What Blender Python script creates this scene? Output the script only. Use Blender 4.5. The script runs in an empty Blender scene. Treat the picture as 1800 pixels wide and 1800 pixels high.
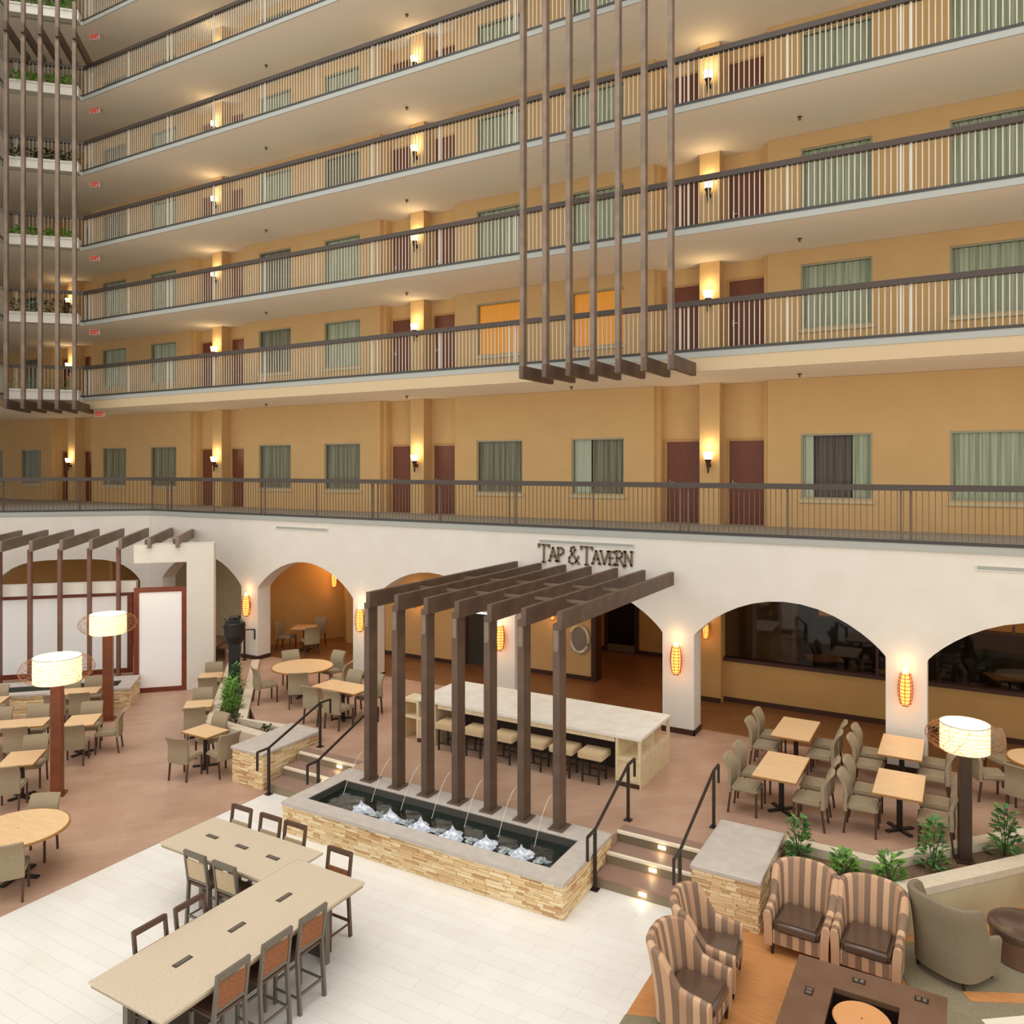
import bpy, bmesh, math, random
from mathutils import Vector, Matrix
random.seed(7)
PI = math.pi
scn = bpy.context.scene
COL = scn.collection
# ------------------------------------------------------------------ camera
F_PX, CXP, HZ, EYE = 1383.0, 900.0, 821.0, 6.35
cam = bpy.data.cameras.new('camera'); camo = bpy.data.objects.new('camera', cam); COL.objects.link(camo)
cam.sensor_width = 36.0; cam.sensor_fit = 'HORIZONTAL'; cam.lens = 36.0 * F_PX / 1800.0
cam.shift_y = -(900.0 - HZ) / 1800.0; cam.clip_end = 300
camo.location = (0, 0, EYE); camo.rotation_euler = (PI / 2, 0, math.radians(30))
scn.camera = camo
# ------------------------------------------------------------------ world, light, exposure
w = bpy.data.worlds.new('world'); scn.world = w; w.use_nodes = True
bg = w.node_tree.nodes['Background']; bg.inputs[0].default_value = (1.0, 0.98, 0.94, 1); bg.inputs[1].default_value = 1.22
scn.view_settings.view_transform = 'Standard'; scn.view_settings.look = 'None'
scn.view_settings.exposure = 0.0; scn.view_settings.gamma = 1.0; scn.view_settings.use_curve_mapping = False

def lamp(kind, name, loc, energy, color, size=0.1, rot=(0, 0, 0), size_y=None):
    l = bpy.data.lights.new(name, kind); l.energy = energy; l.color = color
    if kind == 'AREA':
        l.size = size
        if size_y: l.shape = 'RECTANGLE'; l.size_y = size_y
    elif kind == 'POINT': l.shadow_soft_size = size
    o = bpy.data.objects.new(name, l); o.location = loc; o.rotation_euler = rot; COL.objects.link(o); return o
# daylight falling through the atrium's glass roof
lamp('AREA', 'skylight', (-9, 4, 34), 3800, (1, 0.96, 0.9), 26, (0, 0, 0), 22)
# warm unseen lights added under the arcade ceiling, without fixtures
for x in (-20, -16.5, -12, -7.6, -3.2, 1.4, 5):
    lamp('AREA', 'arcade_light', (x, 18.5, 4.25), 13, (1, 0.62, 0.28), 0.5)

# ------------------------------------------------------------------ materials
def lin(c): return c / 12.92 if c <= 0.04045 else ((c + 0.055) / 1.055) ** 2.4
def hexc(h): h = h.lstrip('#'); return tuple(lin(int(h[i:i + 2], 16) / 255) for i in (0, 2, 4)) + (1,)
M = {}
def mat(name, c, rough=0.6, metal=0.0, c2=None, scale=8.0, bump=0.0, emit=None, es=0.0, stretch=None, alpha=1.0, trans=0.0, spec=None, coat=0):
    m = bpy.data.materials.new(name); m.use_nodes = True; M[name] = m
    nt = m.node_tree; b = nt.nodes['Principled BSDF']
    b.inputs['Roughness'].default_value = rough; b.inputs['Metallic'].default_value = metal
    b.inputs['Base Color'].default_value = hexc(c)
    if alpha < 1: b.inputs['Alpha'].default_value = alpha
    if trans: b.inputs['Transmission Weight'].default_value = trans
    if spec is not None: b.inputs['Specular IOR Level'].default_value = spec
    if coat: b.inputs['Coat Weight'].default_value = coat
    if emit: b.inputs['Emission Color'].default_value = hexc(emit); b.inputs['Emission Strength'].default_value = es
    if c2 or bump:
        tc = nt.nodes.new('ShaderNodeTexCoord'); mp = nt.nodes.new('ShaderNodeMapping')
        nt.links.new(tc.outputs['Object'], mp.inputs[0])
        if stretch: mp.inputs['Scale'].default_value = stretch
        n = nt.nodes.new('ShaderNodeTexNoise'); n.inputs['Scale'].default_value = scale; n.inputs['Detail'].default_value = 5
        nt.links.new(mp.outputs[0], n.inputs['Vector'])
        if c2:
            r = nt.nodes.new('ShaderNodeValToRGB'); r.color_ramp.elements[0].position = 0.35; r.color_ramp.elements[1].position = 0.65
            r.color_ramp.elements[0].color = hexc(c); r.color_ramp.elements[1].color = hexc(c2)
            nt.links.new(n.outputs[0], r.inputs[0]); nt.links.new(r.outputs[0], b.inputs['Base Color'])
        if bump:
            bp = nt.nodes.new('ShaderNodeBump'); bp.inputs['Strength'].default_value = bump; bp.inputs['Distance'].default_value = 0.02
            nt.links.new(n.outputs[0], bp.inputs['Height']); nt.links.new(bp.outputs[0], b.inputs['Normal'])
    return m
def planks(name, c1, c2, cm, bw, rh, rot, rough=0.45, mortar=0.004, off=0.5, noise=None):
    m = mat(name, c1, rough); nt = m.node_tree; b = nt.nodes['Principled BSDF']
    tc = nt.nodes.new('ShaderNodeTexCoord'); mp = nt.nodes.new('ShaderNodeMapping'); mp.inputs['Rotation'].default_value = (0, 0, rot)
    br = nt.nodes.new('ShaderNodeTexBrick'); br.inputs['Scale'].default_value = 1; br.inputs['Brick Width'].default_value = bw
    br.inputs['Row Height'].default_value = rh; br.inputs['Mortar Size'].default_value = mortar; br.offset = off
    br.inputs['Color1'].default_value = hexc(c1); br.inputs['Color2'].default_value = hexc(c2); br.inputs['Mortar'].default_value = hexc(cm)
    nt.links.new(tc.outputs['Object'], mp.inputs[0]); nt.links.new(mp.outputs[0], br.inputs['Vector'])
    n = nt.nodes.new('ShaderNodeTexNoise'); n.inputs['Scale'].default_value = 1.2; n.inputs['Detail'].default_value = 6
    nt.links.new(mp.outputs[0], n.inputs['Vector'])
    mx = nt.nodes.new('ShaderNodeMix'); mx.data_type = 'RGBA'; mx.blend_type = 'SOFT_LIGHT'; mx.inputs[0].default_value = 0.5
    nt.links.new(br.outputs['Color'], mx.inputs[6]); nt.links.new(n.outputs[0], mx.inputs[7]); nt.links.new(mx.outputs[2], b.inputs['Base Color'])
    return m
def stripes(name, cols, period, axis='X', rough=0.7):
    m = mat(name, cols[0], rough); nt = m.node_tree; b = nt.nodes['Principled BSDF']
    tc = nt.nodes.new('ShaderNodeTexCoord'); sp = nt.nodes.new('ShaderNodeSeparateXYZ'); nt.links.new(tc.outputs['UV' if axis == 'U' else 'Object'], sp.inputs[0])
    mu = nt.nodes.new('ShaderNodeMath'); mu.operation = 'MULTIPLY'; mu.inputs[1].default_value = 1 / period; nt.links.new(sp.outputs['X' if axis == 'U' else axis], mu.inputs[0])
    ad = nt.nodes.new('ShaderNodeMath'); ad.operation = 'ADD'; ad.inputs[1].default_value = 100.25; nt.links.new(mu.outputs[0], ad.inputs[0])
    fr = nt.nodes.new('ShaderNodeMath'); fr.operation = 'FRACT'; nt.links.new(ad.outputs[0], fr.inputs[0])
    r = nt.nodes.new('ShaderNodeValToRGB'); r.color_ramp.interpolation = 'CONSTANT'
    r.color_ramp.elements[0].color = hexc(cols[0]); r.color_ramp.elements[0].position = 0
    r.color_ramp.elements[1].color = hexc(cols[1]); r.color_ramp.elements[1].position = 1 / len(cols)
    for i, c in enumerate(cols[2:]):
        e = r.color_ramp.elements.new((i + 2) / len(cols)); e.color = hexc(c)
    nt.links.new(fr.outputs[0], r.inputs[0]); nt.links.new(r.outputs[0], b.inputs['Base Color'])
    return m

mat('plaster', '#dfd9ce', 0.85, c2='#dbd4c8', scale=2, bump=0.05)
mat('soffit', '#fdf1dc', 0.85)
mat('fascia_cream', '#c9b28d', 0.85)
mat('tan_wall', '#d6b078', 0.85, c2='#d2ab73', scale=1.5)
mat('amber_wall', '#c49c60', 0.85, c2='#be965a', scale=1.5)
mat('grey_band', '#a8aaa2', 0.6)
mat('walkway', '#9a9386', 0.95, c2='#8b867b', scale=40)
mat('dark_rail', '#4a3f37', 0.4, 0.2)
mat('black_line', '#3c3a36', 0.5)
mat('pale_metal', '#cbc3b2', 0.5, 0.2)
mat('brown_metal', '#6b5646', 0.5, 0.1)
mat('red_bronze', '#7a5340', 0.5, 0.1, c2='#684534', scale=3)
mat('bronze_beam', '#6a5444', 0.5, 0.15, c2='#5a473a', scale=3)
mat('lattice', '#8a7766', 0.5, 0.15, c2='#776555', scale=3)
mat('door_wood', '#753c1f', 0.5, c2='#663217', scale=6, stretch=(6, 6, .6))
mat('door_frame', '#b98f5c', 0.7)
mat('window_frame', '#a9a184', 0.5, 0.2)
mat('glass', '#181c16', 0.03, alpha=0.10, spec=0.6)
mat('tavern_glass', '#060505', 0.03, alpha=0.45, spec=0.7)
mat('dark_glass', '#0c0a0a', 0.04, spec=0.9)
mat('curtain_green', '#e4ebd0', 0.9, c2='#aab892', scale=9, stretch=(3, 1, .05))
mat('curtain_grey', '#b5b396', 0.9, c2='#7f7d62', scale=9, stretch=(3, 1, .05))
mat('added_sheer', '#8f8378', 0.9, c2='#6a5f58', scale=9, stretch=(3, 1, .05))  # for the sheet added to lighten a dark window
mat('curtain_pale', '#dde6cc', 0.9)
mat('curtain_lit', '#e0a040', 0.9, emit='#ffae48', es=0.35)
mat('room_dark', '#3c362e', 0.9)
planks('white_tile', '#eeebe5', '#eae6de', '#ddd6ca', 0.9, 0.225, 0, 0.35, 0.004)
planks('brown_plank', '#b8967f', '#b28f79', '#a07e69', 1.2, 0.18, -PI / 4, 0.42, 0.003)
planks('inner_floor', '#8a5e3c', '#805636', '#6c4629', 1.2, 0.18, 0, 0.3, 0.003)
mat('lounge_floor', '#cc9058', 0.5, c2='#c0824c', scale=3, stretch=(1, 8, 1))
mat('carpet_green', '#8f836a', 0.95, c2='#84795f', scale=30)
mat('carpet_pale', '#eadfca', 0.9)
mat('stone_cap', '#c6bcb2', 0.6, c2='#bcb2a7', scale=6, bump=0.05)
mat('stone_white', '#efe9dd', 0.6, c2='#e5dccd', scale=4)
mat('kerb', '#dccdb6', 0.7, c2='#d3c3aa', scale=10)
for i, c in enumerate(('#e8cd9f', '#dcbb88', '#f0dab0', '#caa272', '#e5c694')):
    mat('ledgestone_%d' % i, c, 0.8, bump=0.3, scale=30)
mat('stone_back', '#a88a5f', 0.9)
mat('cream_wall', '#cdbf9a', 0.85, c2='#c6b791', scale=3)
mat('pool_water', '#16201c', 0.06, spec=0.8, bump=0.25, scale=9)
mat('pool_side', '#4d4a43', 0.5)
mat('foam', '#f6f8ff', 0.4, c2='#9aa4b4', scale=16, bump=1.0)
mat('foam_edge', '#c6cdcc', 0.4, c2='#5c6668', scale=22, bump=1.0)
mat('water_jet', '#e8ddd0', 0.1, alpha=0.55)
mat('steel', '#9c968c', 0.35, 0.8)
mat('granite_top', '#d8c8b2', 0.35, c2='#c6b59c', scale=60)
mat('granite_edge', '#a8977c', 0.5)
mat('slot', '#4a4038', 0.5)
mat('dark_wood', '#4d4036', 0.5, c2='#40352c', scale=5, stretch=(1, 1, 6))
mat('bar_frame', '#6d6457', 0.5)
mat('bar_frame_brown', '#5a4132', 0.5)
mat('woven_light', '#cdb694', 0.75, c2='#bba27e', scale=45)
mat('woven', '#9a6238', 0.75, c2='#7f4c2a', scale=45)
mat('taupe', '#a08f74', 0.9, c2='#948469', scale=50)
mat('taupe_light', '#cdbf9f', 0.9)
mat('chair_leg', '#4b3224', 0.5)
mat('maple', '#e8c496', 0.4, c2='#e0b98a', scale=3, stretch=(1, 6, 1))
mat('maple_edge', '#a0703c', 0.5)
mat('black_metal', '#2b2723', 0.45, 0.3)
mat('handrail', '#38302a', 0.4, 0.4)
mat('lamp_pole', '#80431f', 0.45, c2='#6c3517', scale=4)
mat('lamp_pole_dark', '#3d2c1f', 0.45)
mat('shade', '#fff0c8', 0.6, emit='#ffdc96', es=1.5)
mat('shade_top', '#ffffff', 0.6, emit='#fff4dc', es=1.6)
mat('copper_wire', '#a9714a', 0.4, 0.5)
mat('shade_mark', '#d9bb77', 0.6)
mat('red_wood', '#7c351b', 0.5, c2='#6c2c16', scale=4)
mat('screen_white', '#f8f6f3', 0.4)
stripes('stripe_fabric', ('#8a6e58', '#c9a07c', '#846853', '#b89070', '#8e725b', '#cfa885'), 0.46, 'X')
stripes('stripe_fabric_side', ('#8a6e58', '#c9a07c', '#846853', '#b89070', '#8e725b', '#cfa885'), 0.46, 'U')
mat('leather', '#5b463a', 0.22, spec=0.7)
mat('grey_fabric', '#8a7c64', 0.85, c2='#80725b', scale=60)
mat('grey_fabric_light', '#b9ad94', 0.85)
mat('dark_leg', '#2f2019', 0.5)
mat('table_brown', '#765743', 0.35, c2='#6c4e3b', scale=3)
mat('table_dark', '#2a1a12', 0.5)
mat('orange_wood', '#d79a63', 0.4)
mat('soil', '#7d6349', 0.95, c2='#5f4936', scale=30, bump=0.6)
mat('leaf_a', '#5d8a36', 0.6, c2='#74a040', scale=12)
mat('leaf_b', '#3f6a35', 0.6, c2='#568044', scale=12)
mat('leaf_dark', '#3c4a28', 0.7, c2='#2e3a20', scale=12)
mat('leaf_bright', '#86b43a', 0.6, c2='#6a9a2e', scale=12)
mat('planter_white', '#dcd6ca', 0.6)
mat('sconce_glow', '#fff2d0', 0.5, emit='#ffdf9c', es=5)
mat('sconce_metal', '#4a3626', 0.5, 0.4)
mat('amber_tube', '#ffb060', 0.5, emit='#ffa048', es=2.2)
mat('amber_hot', '#ffe0a0', 0.5, emit='#ffd890', es=5)
mat('copper_cage', '#b5603a', 0.4, 0.4)
mat('step_light', '#fff0c0', 0.5, emit='#ffe0a0', es=6)
mat('nosing', '#efe2c8', 0.5)
mat('step_tread', '#97796a', 0.5)
mat('step_riser', '#8a7a62', 0.6)
mat('sign_brown', '#75634a', 0.6)
mat('vent', '#ddd4c5', 0.7)
mat('exit_red', '#c03018', 0.5, emit='#ff3a18', es=0.2)
mat('cushion', '#cdb48c', 0.8)
mat('limestone', '#e2cfa9', 0.7, c2='#d8c49c', scale=8)
mat('shelf_dark', '#3a2d20', 0.7)
mat('trim_dark', '#3f2313', 0.5)
mat('door_dark', '#120b12', 0.25)
mat('bottle_glow', '#d08a30', 0.4, emit='#e08a30', es=0.5)
mat('bar_item', '#b9a070', 0.5)
mat('pewter', '#cfc9b4', 0.25, 0.3)

# ------------------------------------------------------------------ mesh builder
class MB:
    def __init__(s): s.v = []; s.f = []
    def add(s, vs, fs):
        k = len(s.v); s.v += [tuple(p) for p in vs]; s.f += [tuple(i + k for i in f) for f in fs]; return s
    def box(s, x0, x1, y0, y1, z0, z1):
        return s.add([(x0, y0, z0), (x1, y0, z0), (x1, y1, z0), (x0, y1, z0), (x0, y0, z1), (x1, y0, z1), (x1, y1, z1), (x0, y1, z1)],
                     [(0, 3, 2, 1), (4, 5, 6, 7), (0, 1, 5, 4), (1, 2, 6, 5), (2, 3, 7, 6), (3, 0, 4, 7)])
    def cbox(s, cx, cy, cz, sx, sy, sz): return s.box(cx - sx / 2, cx + sx / 2, cy - sy / 2, cy + sy / 2, cz - sz / 2, cz + sz / 2)
    def bar(s, p, q, wx, wy):                       # square bar from p to q
        p = Vector(p); q = Vector(q); d = (q - p).normalized()
        up = Vector((0, 0, 1)) if abs(d.z) < .9 else Vector((0, 1, 0))
        a = d.cross(up).normalized(); b = a.cross(d).normalized()
        vs = []
        for c in (p, q):
            for i, j in ((-1, -1), (1, -1), (1, 1), (-1, 1)): vs.append(c + a * (i * wx / 2) + b * (j * wy / 2))
        return s.add(vs, [(0, 1, 2, 3), (7, 6, 5, 4), (0, 4, 5, 1), (1, 5, 6, 2), (2, 6, 7, 3), (3, 7, 4, 0)])
    def prism(s, pts, z0, z1):                      # polygon (x, y) pulled up
        n = len(pts); vs = [(x, y, z0) for x, y in pts] + [(x, y, z1) for x, y in pts]
        return s.add(vs, [tuple(reversed(range(n))), tuple(range(n, 2 * n))] + [(i, (i + 1) % n, n + (i + 1) % n, n + i) for i in range(n)])
    def prof(s, pts, y0, y1):                       # polygon in (x, z) pulled along y
        n = len(pts); vs = [(x, y0, z) for x, z in pts] + [(x, y1, z) for x, z in pts]
        return s.add(vs, [tuple(range(n)), tuple(reversed(range(n, 2 * n)))] + [(n + i, n + (i + 1) % n, (i + 1) % n, i) for i in range(n)])
    def lathe(s, prof, n=20, cx=0, cy=0, cap=True):
        vs = []; k = len(prof)
        for i in range(n):
            a = 2 * PI * i / n
            for r, z in prof: vs.append((cx + r * math.cos(a), cy + r * math.sin(a), z))
        fs = []
        for i in range(n):
            j = (i + 1) % n
            for t in range(k - 1): fs.append((i * k + t, j * k + t, j * k + t + 1, i * k + t + 1))
        if cap: fs.append(tuple(i * k for i in reversed(range(n)))); fs.append(tuple(i * k + k - 1 for i in range(n)))
        return s.add(vs, fs)
    def tube(s, pts, r, n=6, closed=False):
        pts = [Vector(p) for p in pts]; vs = []; m = len(pts)
        for i, p in enumerate(pts):
            if closed: d = pts[(i + 1) % m] - pts[i - 1]
            else: d = pts[min(i + 1, m - 1)] - pts[max(i - 1, 0)]
            d.normalize(); up = Vector((0, 0, 1)) if abs(d.z) < .95 else Vector((1, 0, 0))
            a = d.cross(up).normalized(); b = a.cross(d)
            for t in range(n): vs.append(p + a * (r * math.cos(2 * PI * t / n)) + b * (r * math.sin(2 * PI * t / n)))
        fs = []
        for i in range(m if closed else m - 1):
            j = (i + 1) % m
            for t in range(n): fs.append((i * n + t, i * n + (t + 1) % n, j * n + (t + 1) % n, j * n + t))
        if not closed: fs += [tuple(reversed(range(n))), tuple((m - 1) * n + t for t in range(n))]
        return s.add(vs, fs)
    def grid(s, fn, nu, nv, thick=None):            # surface fn(u, v) -> point; optional solid thickness along -normal by fn2
        vs = [fn(i / nu, j / nv) for j in range(nv + 1) for i in range(nu + 1)]
        fs = [(j * (nu + 1) + i, j * (nu + 1) + i + 1, (j + 1) * (nu + 1) + i + 1, (j + 1) * (nu + 1) + i) for j in range(nv) for i in range(nu)]
        return s.add(vs, fs)
    def shell(s, f1, f2, nu, nv):                   # closed slab between two surfaces
        N = (nu + 1) * (nv + 1)
        vs = [f1(i / nu, j / nv) for j in range(nv + 1) for i in range(nu + 1)] + [f2(i / nu, j / nv) for j in range(nv + 1) for i in range(nu + 1)]
        I = lambda i, j: j * (nu + 1) + i
        fs = []
        for j in range(nv):
            for i in range(nu):
                fs.append((I(i, j), I(i + 1, j), I(i + 1, j + 1), I(i, j + 1)))
                fs.append((N + I(i, j + 1), N + I(i + 1, j + 1), N + I(i + 1, j), N + I(i, j)))
        for i in range(nu):
            fs.append((I(i + 1, 0), I(i, 0), N + I(i, 0), N + I(i + 1, 0))); fs.append((I(i, nv), I(i + 1, nv), N + I(i + 1, nv), N + I(i, nv)))
        for j in range(nv):
            fs.append((I(0, j), I(0, j + 1), N + I(0, j + 1), N + I(0, j))); fs.append((I(nu, j + 1), I(nu, j), N + I(nu, j), N + I(nu, j + 1)))
        return s.add(vs, fs)
    def mesh(s, name, m, bevel=0, smooth=False, seg=2, fix=False):
        me = bpy.data.meshes.new(name); me.from_pydata(s.v, [], s.f)
        if bevel or fix:
            bm = bmesh.new(); bm.from_mesh(me)
            if fix: bmesh.ops.recalc_face_normals(bm, faces=bm.faces)
            if bevel:
                bmesh.ops.bevel(bm, geom=bm.edges[:], offset=bevel, segments=seg, affect='EDGES', clamp_overlap=True)
            bm.to_mesh(me); bm.free()
        me.materials.append(M[m])
        if smooth:
            me.shade_smooth() if hasattr(me, 'shade_smooth') else None
            try: me.set_sharp_from_angle(angle=math.radians(42))
            except Exception: pass
        return me

def put(name, me, parent=None, loc=None, rot=0, label=None):
    o = bpy.data.objects.new(name, me); COL.objects.link(o)
    if parent: o.parent = parent
    if loc is not None: o.location = loc
    if rot: o.rotation_euler = (0, 0, rot)
    if label: o['label'] = label
    return o
USED = set()
def tag(o, label, cat, group=None, kind=None):
    n = len(label.split())
    if n < 4 or n > 16: print('LABEL LENGTH', n, label)
    if label in USED and not group: print('DUP', label)
    USED.add(label)
    o['label'] = label; o['category'] = cat
    if group: o['group'] = group
    if kind: o['kind'] = kind
    return o
def thing(name, label, cat, loc=(0, 0, 0), rot=0, group=None):
    o = bpy.data.objects.new(name, None); COL.objects.link(o); o.location = loc; o.rotation_euler = (0, 0, rot)
    o.empty_display_size = .1
    return tag(o, label, cat, group)
def struct(name, mb, m, parent=None, **k):
    o = put(name, mb.mesh(name, m, **k), parent)
    if parent is None: o['kind'] = 'structure'
    return o
def build(parts, root):
    """parts: list of (name, mesh, [subparts], loc, rot, label)"""
    for p in parts:
        o = put(p[0], p[1], root, p[3] if len(p) > 3 else None, p[4] if len(p) > 4 else 0, p[5] if len(p) > 5 else None)
        for q in (p[2] if len(p) > 2 and p[2] else []): put(q[0], q[1], o, q[2] if len(q) > 2 else None)

# 45 degree frame used by the angled wing
S2 = math.sqrt(.5); P0 = (-19.27, 14.74)
def E45(a, b): return (P0[0] + a * S2 - b * S2, P0[1] + a * S2 + b * S2)
R45 = PI / 4

# ================================================================== SETTING
FY = 16.8; WY = 19.3; RY = 19.7; T = 0.5
XL, XR = -46.0, 9.0
LV = {2: 4.93}
for k in range(3, 12): LV[k] = 8.89 + 2.7 * (k - 3)
COLX = [-5.5 - 8.98 * i + 8.98 for i in range(0, 6)]      # 3.48, -5.5, -14.48, -23.46, -32.44, -41.42

# ---- floors
struct('floor', MB().box(-46, 12, 1, 24, -.25, -.01), 'room_dark')
fl = MB().prism([(-11.8, 1), (-3.42, 1), (-3.42, 10.95), (-11.8, 10.95)], -.01, 0.0)
struct('floor_white_tile', fl, 'white_tile')
fb = MB().prism([(-46, 1), (-11.8, 1), (-11.8, 12.2), (-14.2, 12.9), (-19.5, 18.5), (-30, 24), (-46, 24)], -.01, 0.0)
struct('floor_brown_plank', fb, 'brown_plank')
struct('floor_lounge', MB().prism([(-3.42, 1), (12, 1), (12, 16.8), (3.6, 16.8), (-.9, 11.75), (-3.42, 11.0)], -.01, 0.0), 'lounge_floor')
# carpet inlays of the lounge floor
def flat(pts, z, name, m): return struct(name, MB().prism(pts, z - .008, z), m)
flat([(-.9, 11.6), (-.1, 9.2), (.5, 7.4), (4, 9.6), (4, 14), (1, 13.0), (-.4, 11.9)], .012, 'floor_carpet', 'carpet_green')
flat([(-3.42, 8.55), (-2.3, 9.0), (-1.7, 8.2), (-2.2, 6.5), (-3.42, 6.5)], .012, 'floor_carpet.001', 'carpet_green')
flat([(.15, 10.5), (.75, 10.95), (.95, 10.7), (.3, 10.25)], .02, 'floor_carpet_inlay', 'carpet_pale')
flat([(-.05, 10.95), (.75, 11.35), (.85, 11.2), (.05, 10.8)], .02, 'floor_carpet_inlay.001', 'lounge_floor')
# terrace (half a metre up)
terr = [(-10.36, 11.6), (-4.86, 11.6), (-4.86, 11.8), (-3.45, 11.8), (-3.45, 12.55), (-2.4, 12.72), (-1.17, 12.72), (2.45, 16.8), (9, 16.8), (9, 20), (-24, 20), (-20.6, 17.3), (-14.0, 12.62), (-12.9, 12.5), (-11.9, 12.4), (-11.9, 11.8), (-10.36, 11.8)]
struct('floor_terrace', MB().prism(terr, 0.0, T), 'brown_plank', fix=True)
struct('floor_arcade', MB().box(-24, 9, 17.32, 24.5, T, T + .004), 'inner_floor')

# ---- arcade wall with arches
def arch_wall(name, u0, u1, zt, arches, thick, m='plaster', n=18, fn=None, zb=0.0):
    """wall in (u, z) with arches [(ua, ub, spring, crown, power)]"""
    mb = MB(); fn = fn or (lambda u, d, z: (u, FY + d, z))
    def quad(p, q, r, t): mb.add([p, q, r, t], [(0, 1, 2, 3)])
    def col(ua, ub, za, zb_, ta, tb):          # column strip between ua..ub, from lower z (za at ua, zb_ at ub) to top
        quad(fn(ua, 0, za), fn(ub, 0, zb_), fn(ub, 0, tb), fn(ua, 0, ta))
        quad(fn(ub, thick, zb_), fn(ua, thick, za), fn(ua, thick, ta), fn(ub, thick, tb))
    cur = u0
    for (ua, ub, sp, cr, pw) in arches:
        if ua > cur:
            col(cur, ua, zb, zb, zt, zt)
        quad(fn(ua, 0, zb), fn(ua, thick, zb), fn(ua, thick, sp), fn(ua, 0, sp))
        quad(fn(ub, thick, zb), fn(ub, 0, zb), fn(ub, 0, sp), fn(ub, thick, sp))
        hw = (ub - ua) / 2; mid = (ua + ub) / 2; pts = []
        for i in range(n + 1):
            t = -1 + 2 * i / n
            t = math.sin(t * PI / 2)
            z = sp + (cr - sp) * (max(0, 1 - abs(t) ** pw)) ** .88
            pts.append((mid + hw * t, z))
        for (x0, z0), (x1, z1) in zip(pts, pts[1:]):
            col(x0, x1, z0, z1, zt, zt)
            quad(fn(x0, 0, z0), fn(x0, thick, z0), fn(x1, thick, z1), fn(x1, 0, z1))
        cur = ub
    if cur < u1: col(cur, u1, zb, zb, zt, zt)
    return struct(name, mb, m, fix=False)
ZW = 4.80
arches = sorted([(-5.13 - 4.49 * k, -1.35 - 4.49 * k, 2.68, 3.58, 2.0) for k in range(-2, 5)])
arch_wall('wall_arcade', -23.7, XR, ZW, arches, .5)
arch_wall('wall_wing', -14.0, -1.68, ZW, [(-11.4, -7.2, 2.55, 3.32, 4.0), (-6.3, -2.0, 2.55, 3.32, 4.0)], .5,
          fn=lambda u, d, z: (*E45(u, 4.59 + d), z))
bb = MB()
for (a, b) in [(-1.35 + 4.49 * j, -.64 + 4.49 * j) for j in range(-4, 3)]:
    bb.box(a - .02, b + .02, FY - .02, FY, T, T + .12)
    bb.box(b, b + .02, FY - .02, FY + .5, T, T + .12)
struct('baseboard_arcade', bb, 'trim_dark')
struct('ceiling_arcade', MB().box(-24, XR, FY + .5, 25, 4.35, 4.42), 'tan_wall')

# ---- rooms behind the arches
iw = MB()
iw.box(-5.26, XR, RY, RY + .15, T, 1.52)                       # half wall under the tavern glazing
iw.box(-5.26, XR, RY, RY + .15, 4.0, 4.4)
struct('wall_tavern_dado', iw, 'amber_wall')
struct('wall_tavern_pier', MB().box(-5.9, -5.26, 19.45, 25, T, 4.4), 'amber_wall')
struct('trim_1', MB().box(-5.26, XR, RY - .06, RY + .2, 1.52, 1.6), 'trim_dark')
struct('baseboard_tavern', MB().box(-5.26, XR, RY - .02, RY, T, T + .12).box(-5.92, -5.26, 19.43, 19.45, T, T + .12), 'trim_dark')
wt = bpy.data.objects.new('window_tavern', None); COL.objects.link(wt); wt['kind'] = 'structure'
for i in range(4):
    x = -5.26 + i * 3.5
    put('pane', MB().box(x + .03, x + 3.47, RY + .05, RY + .07, 1.6, 4.0).mesh('pane', 'tavern_glass'), wt)
    put('mullion', MB().box(x + 3.47 if i < 3 else x + 3.4, x + 3.53 if i < 3 else x + 3.46, RY, RY + .12, 1.6, 4.0).mesh('mullion', 'trim_dark'), wt)
struct('wall_tavern_back', MB().box(-5.26, XR, 24.4, 24.5, T, 4.4), 'table_dark')
struct('wall_tavern_column', MB().box(-4.9, -3.9, 21.2, 22.0, T, 4.4), 'amber_wall')
struct('wall_foyer', MB().box(-11.3, -8.85, RY, RY + .25, T, 4.4), 'tan_wall')
struct('trim_2', MB().box(-8.85, -8.72, RY - .06, RY + .35, T, 4.4), 'trim_dark')
struct('baseboard_foyer', MB().box(-11.3, -8.85, RY - .02, RY, T, T + .12).box(-14, -5.9, 23.26, 23.3, T, T + .12), 'trim_dark')
struct('wall_foyer_back', MB().box(-14, -5.9, 23.3, 23.4, T, 4.4), 'amber_wall')
d = bpy.data.objects.new('door_1', None); COL.objects.link(d); d['kind'] = 'structure'
put('door_frame', MB().box(-10.0, -9.88, 23.2, 23.3, T, 2.75).box(-8.98, -8.86, 23.2, 23.3, T, 2.75).box(-9.88, -8.98, 23.2, 23.3, 2.63, 2.75).mesh('f', 'trim_dark'), d)
put('door_leaf', MB().box(-9.88, -8.98, 23.22, 23.28, T + .25, 2.63).mesh('l', 'door_dark'), d)
put('kick_plate', MB().box(-9.88, -8.98, 23.2, 23.28, T + .02, T + .25).mesh('k', 'steel'), d)
struct('wall_passage', MB().box(-15.75, -12.95, RY - .35, RY, T, 4.4), 'tan_wall')
struct('baseboard_passage', MB().box(-15.75, -12.95, RY - .37, RY - .35, T, T + .12), 'trim_dark')
d = bpy.data.objects.new('door_2', None); COL.objects.link(d); d['kind'] = 'structure'
put('door_frame', MB().box(-12.95, -12.85, RY - .1, RY, T, 3.9).box(-11.4, -11.3, RY - .1, RY, T, 3.9).box(-12.85, -11.4, RY - .1, RY, 3.8, 3.9).mesh('f', 'trim_dark'), d)
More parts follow.
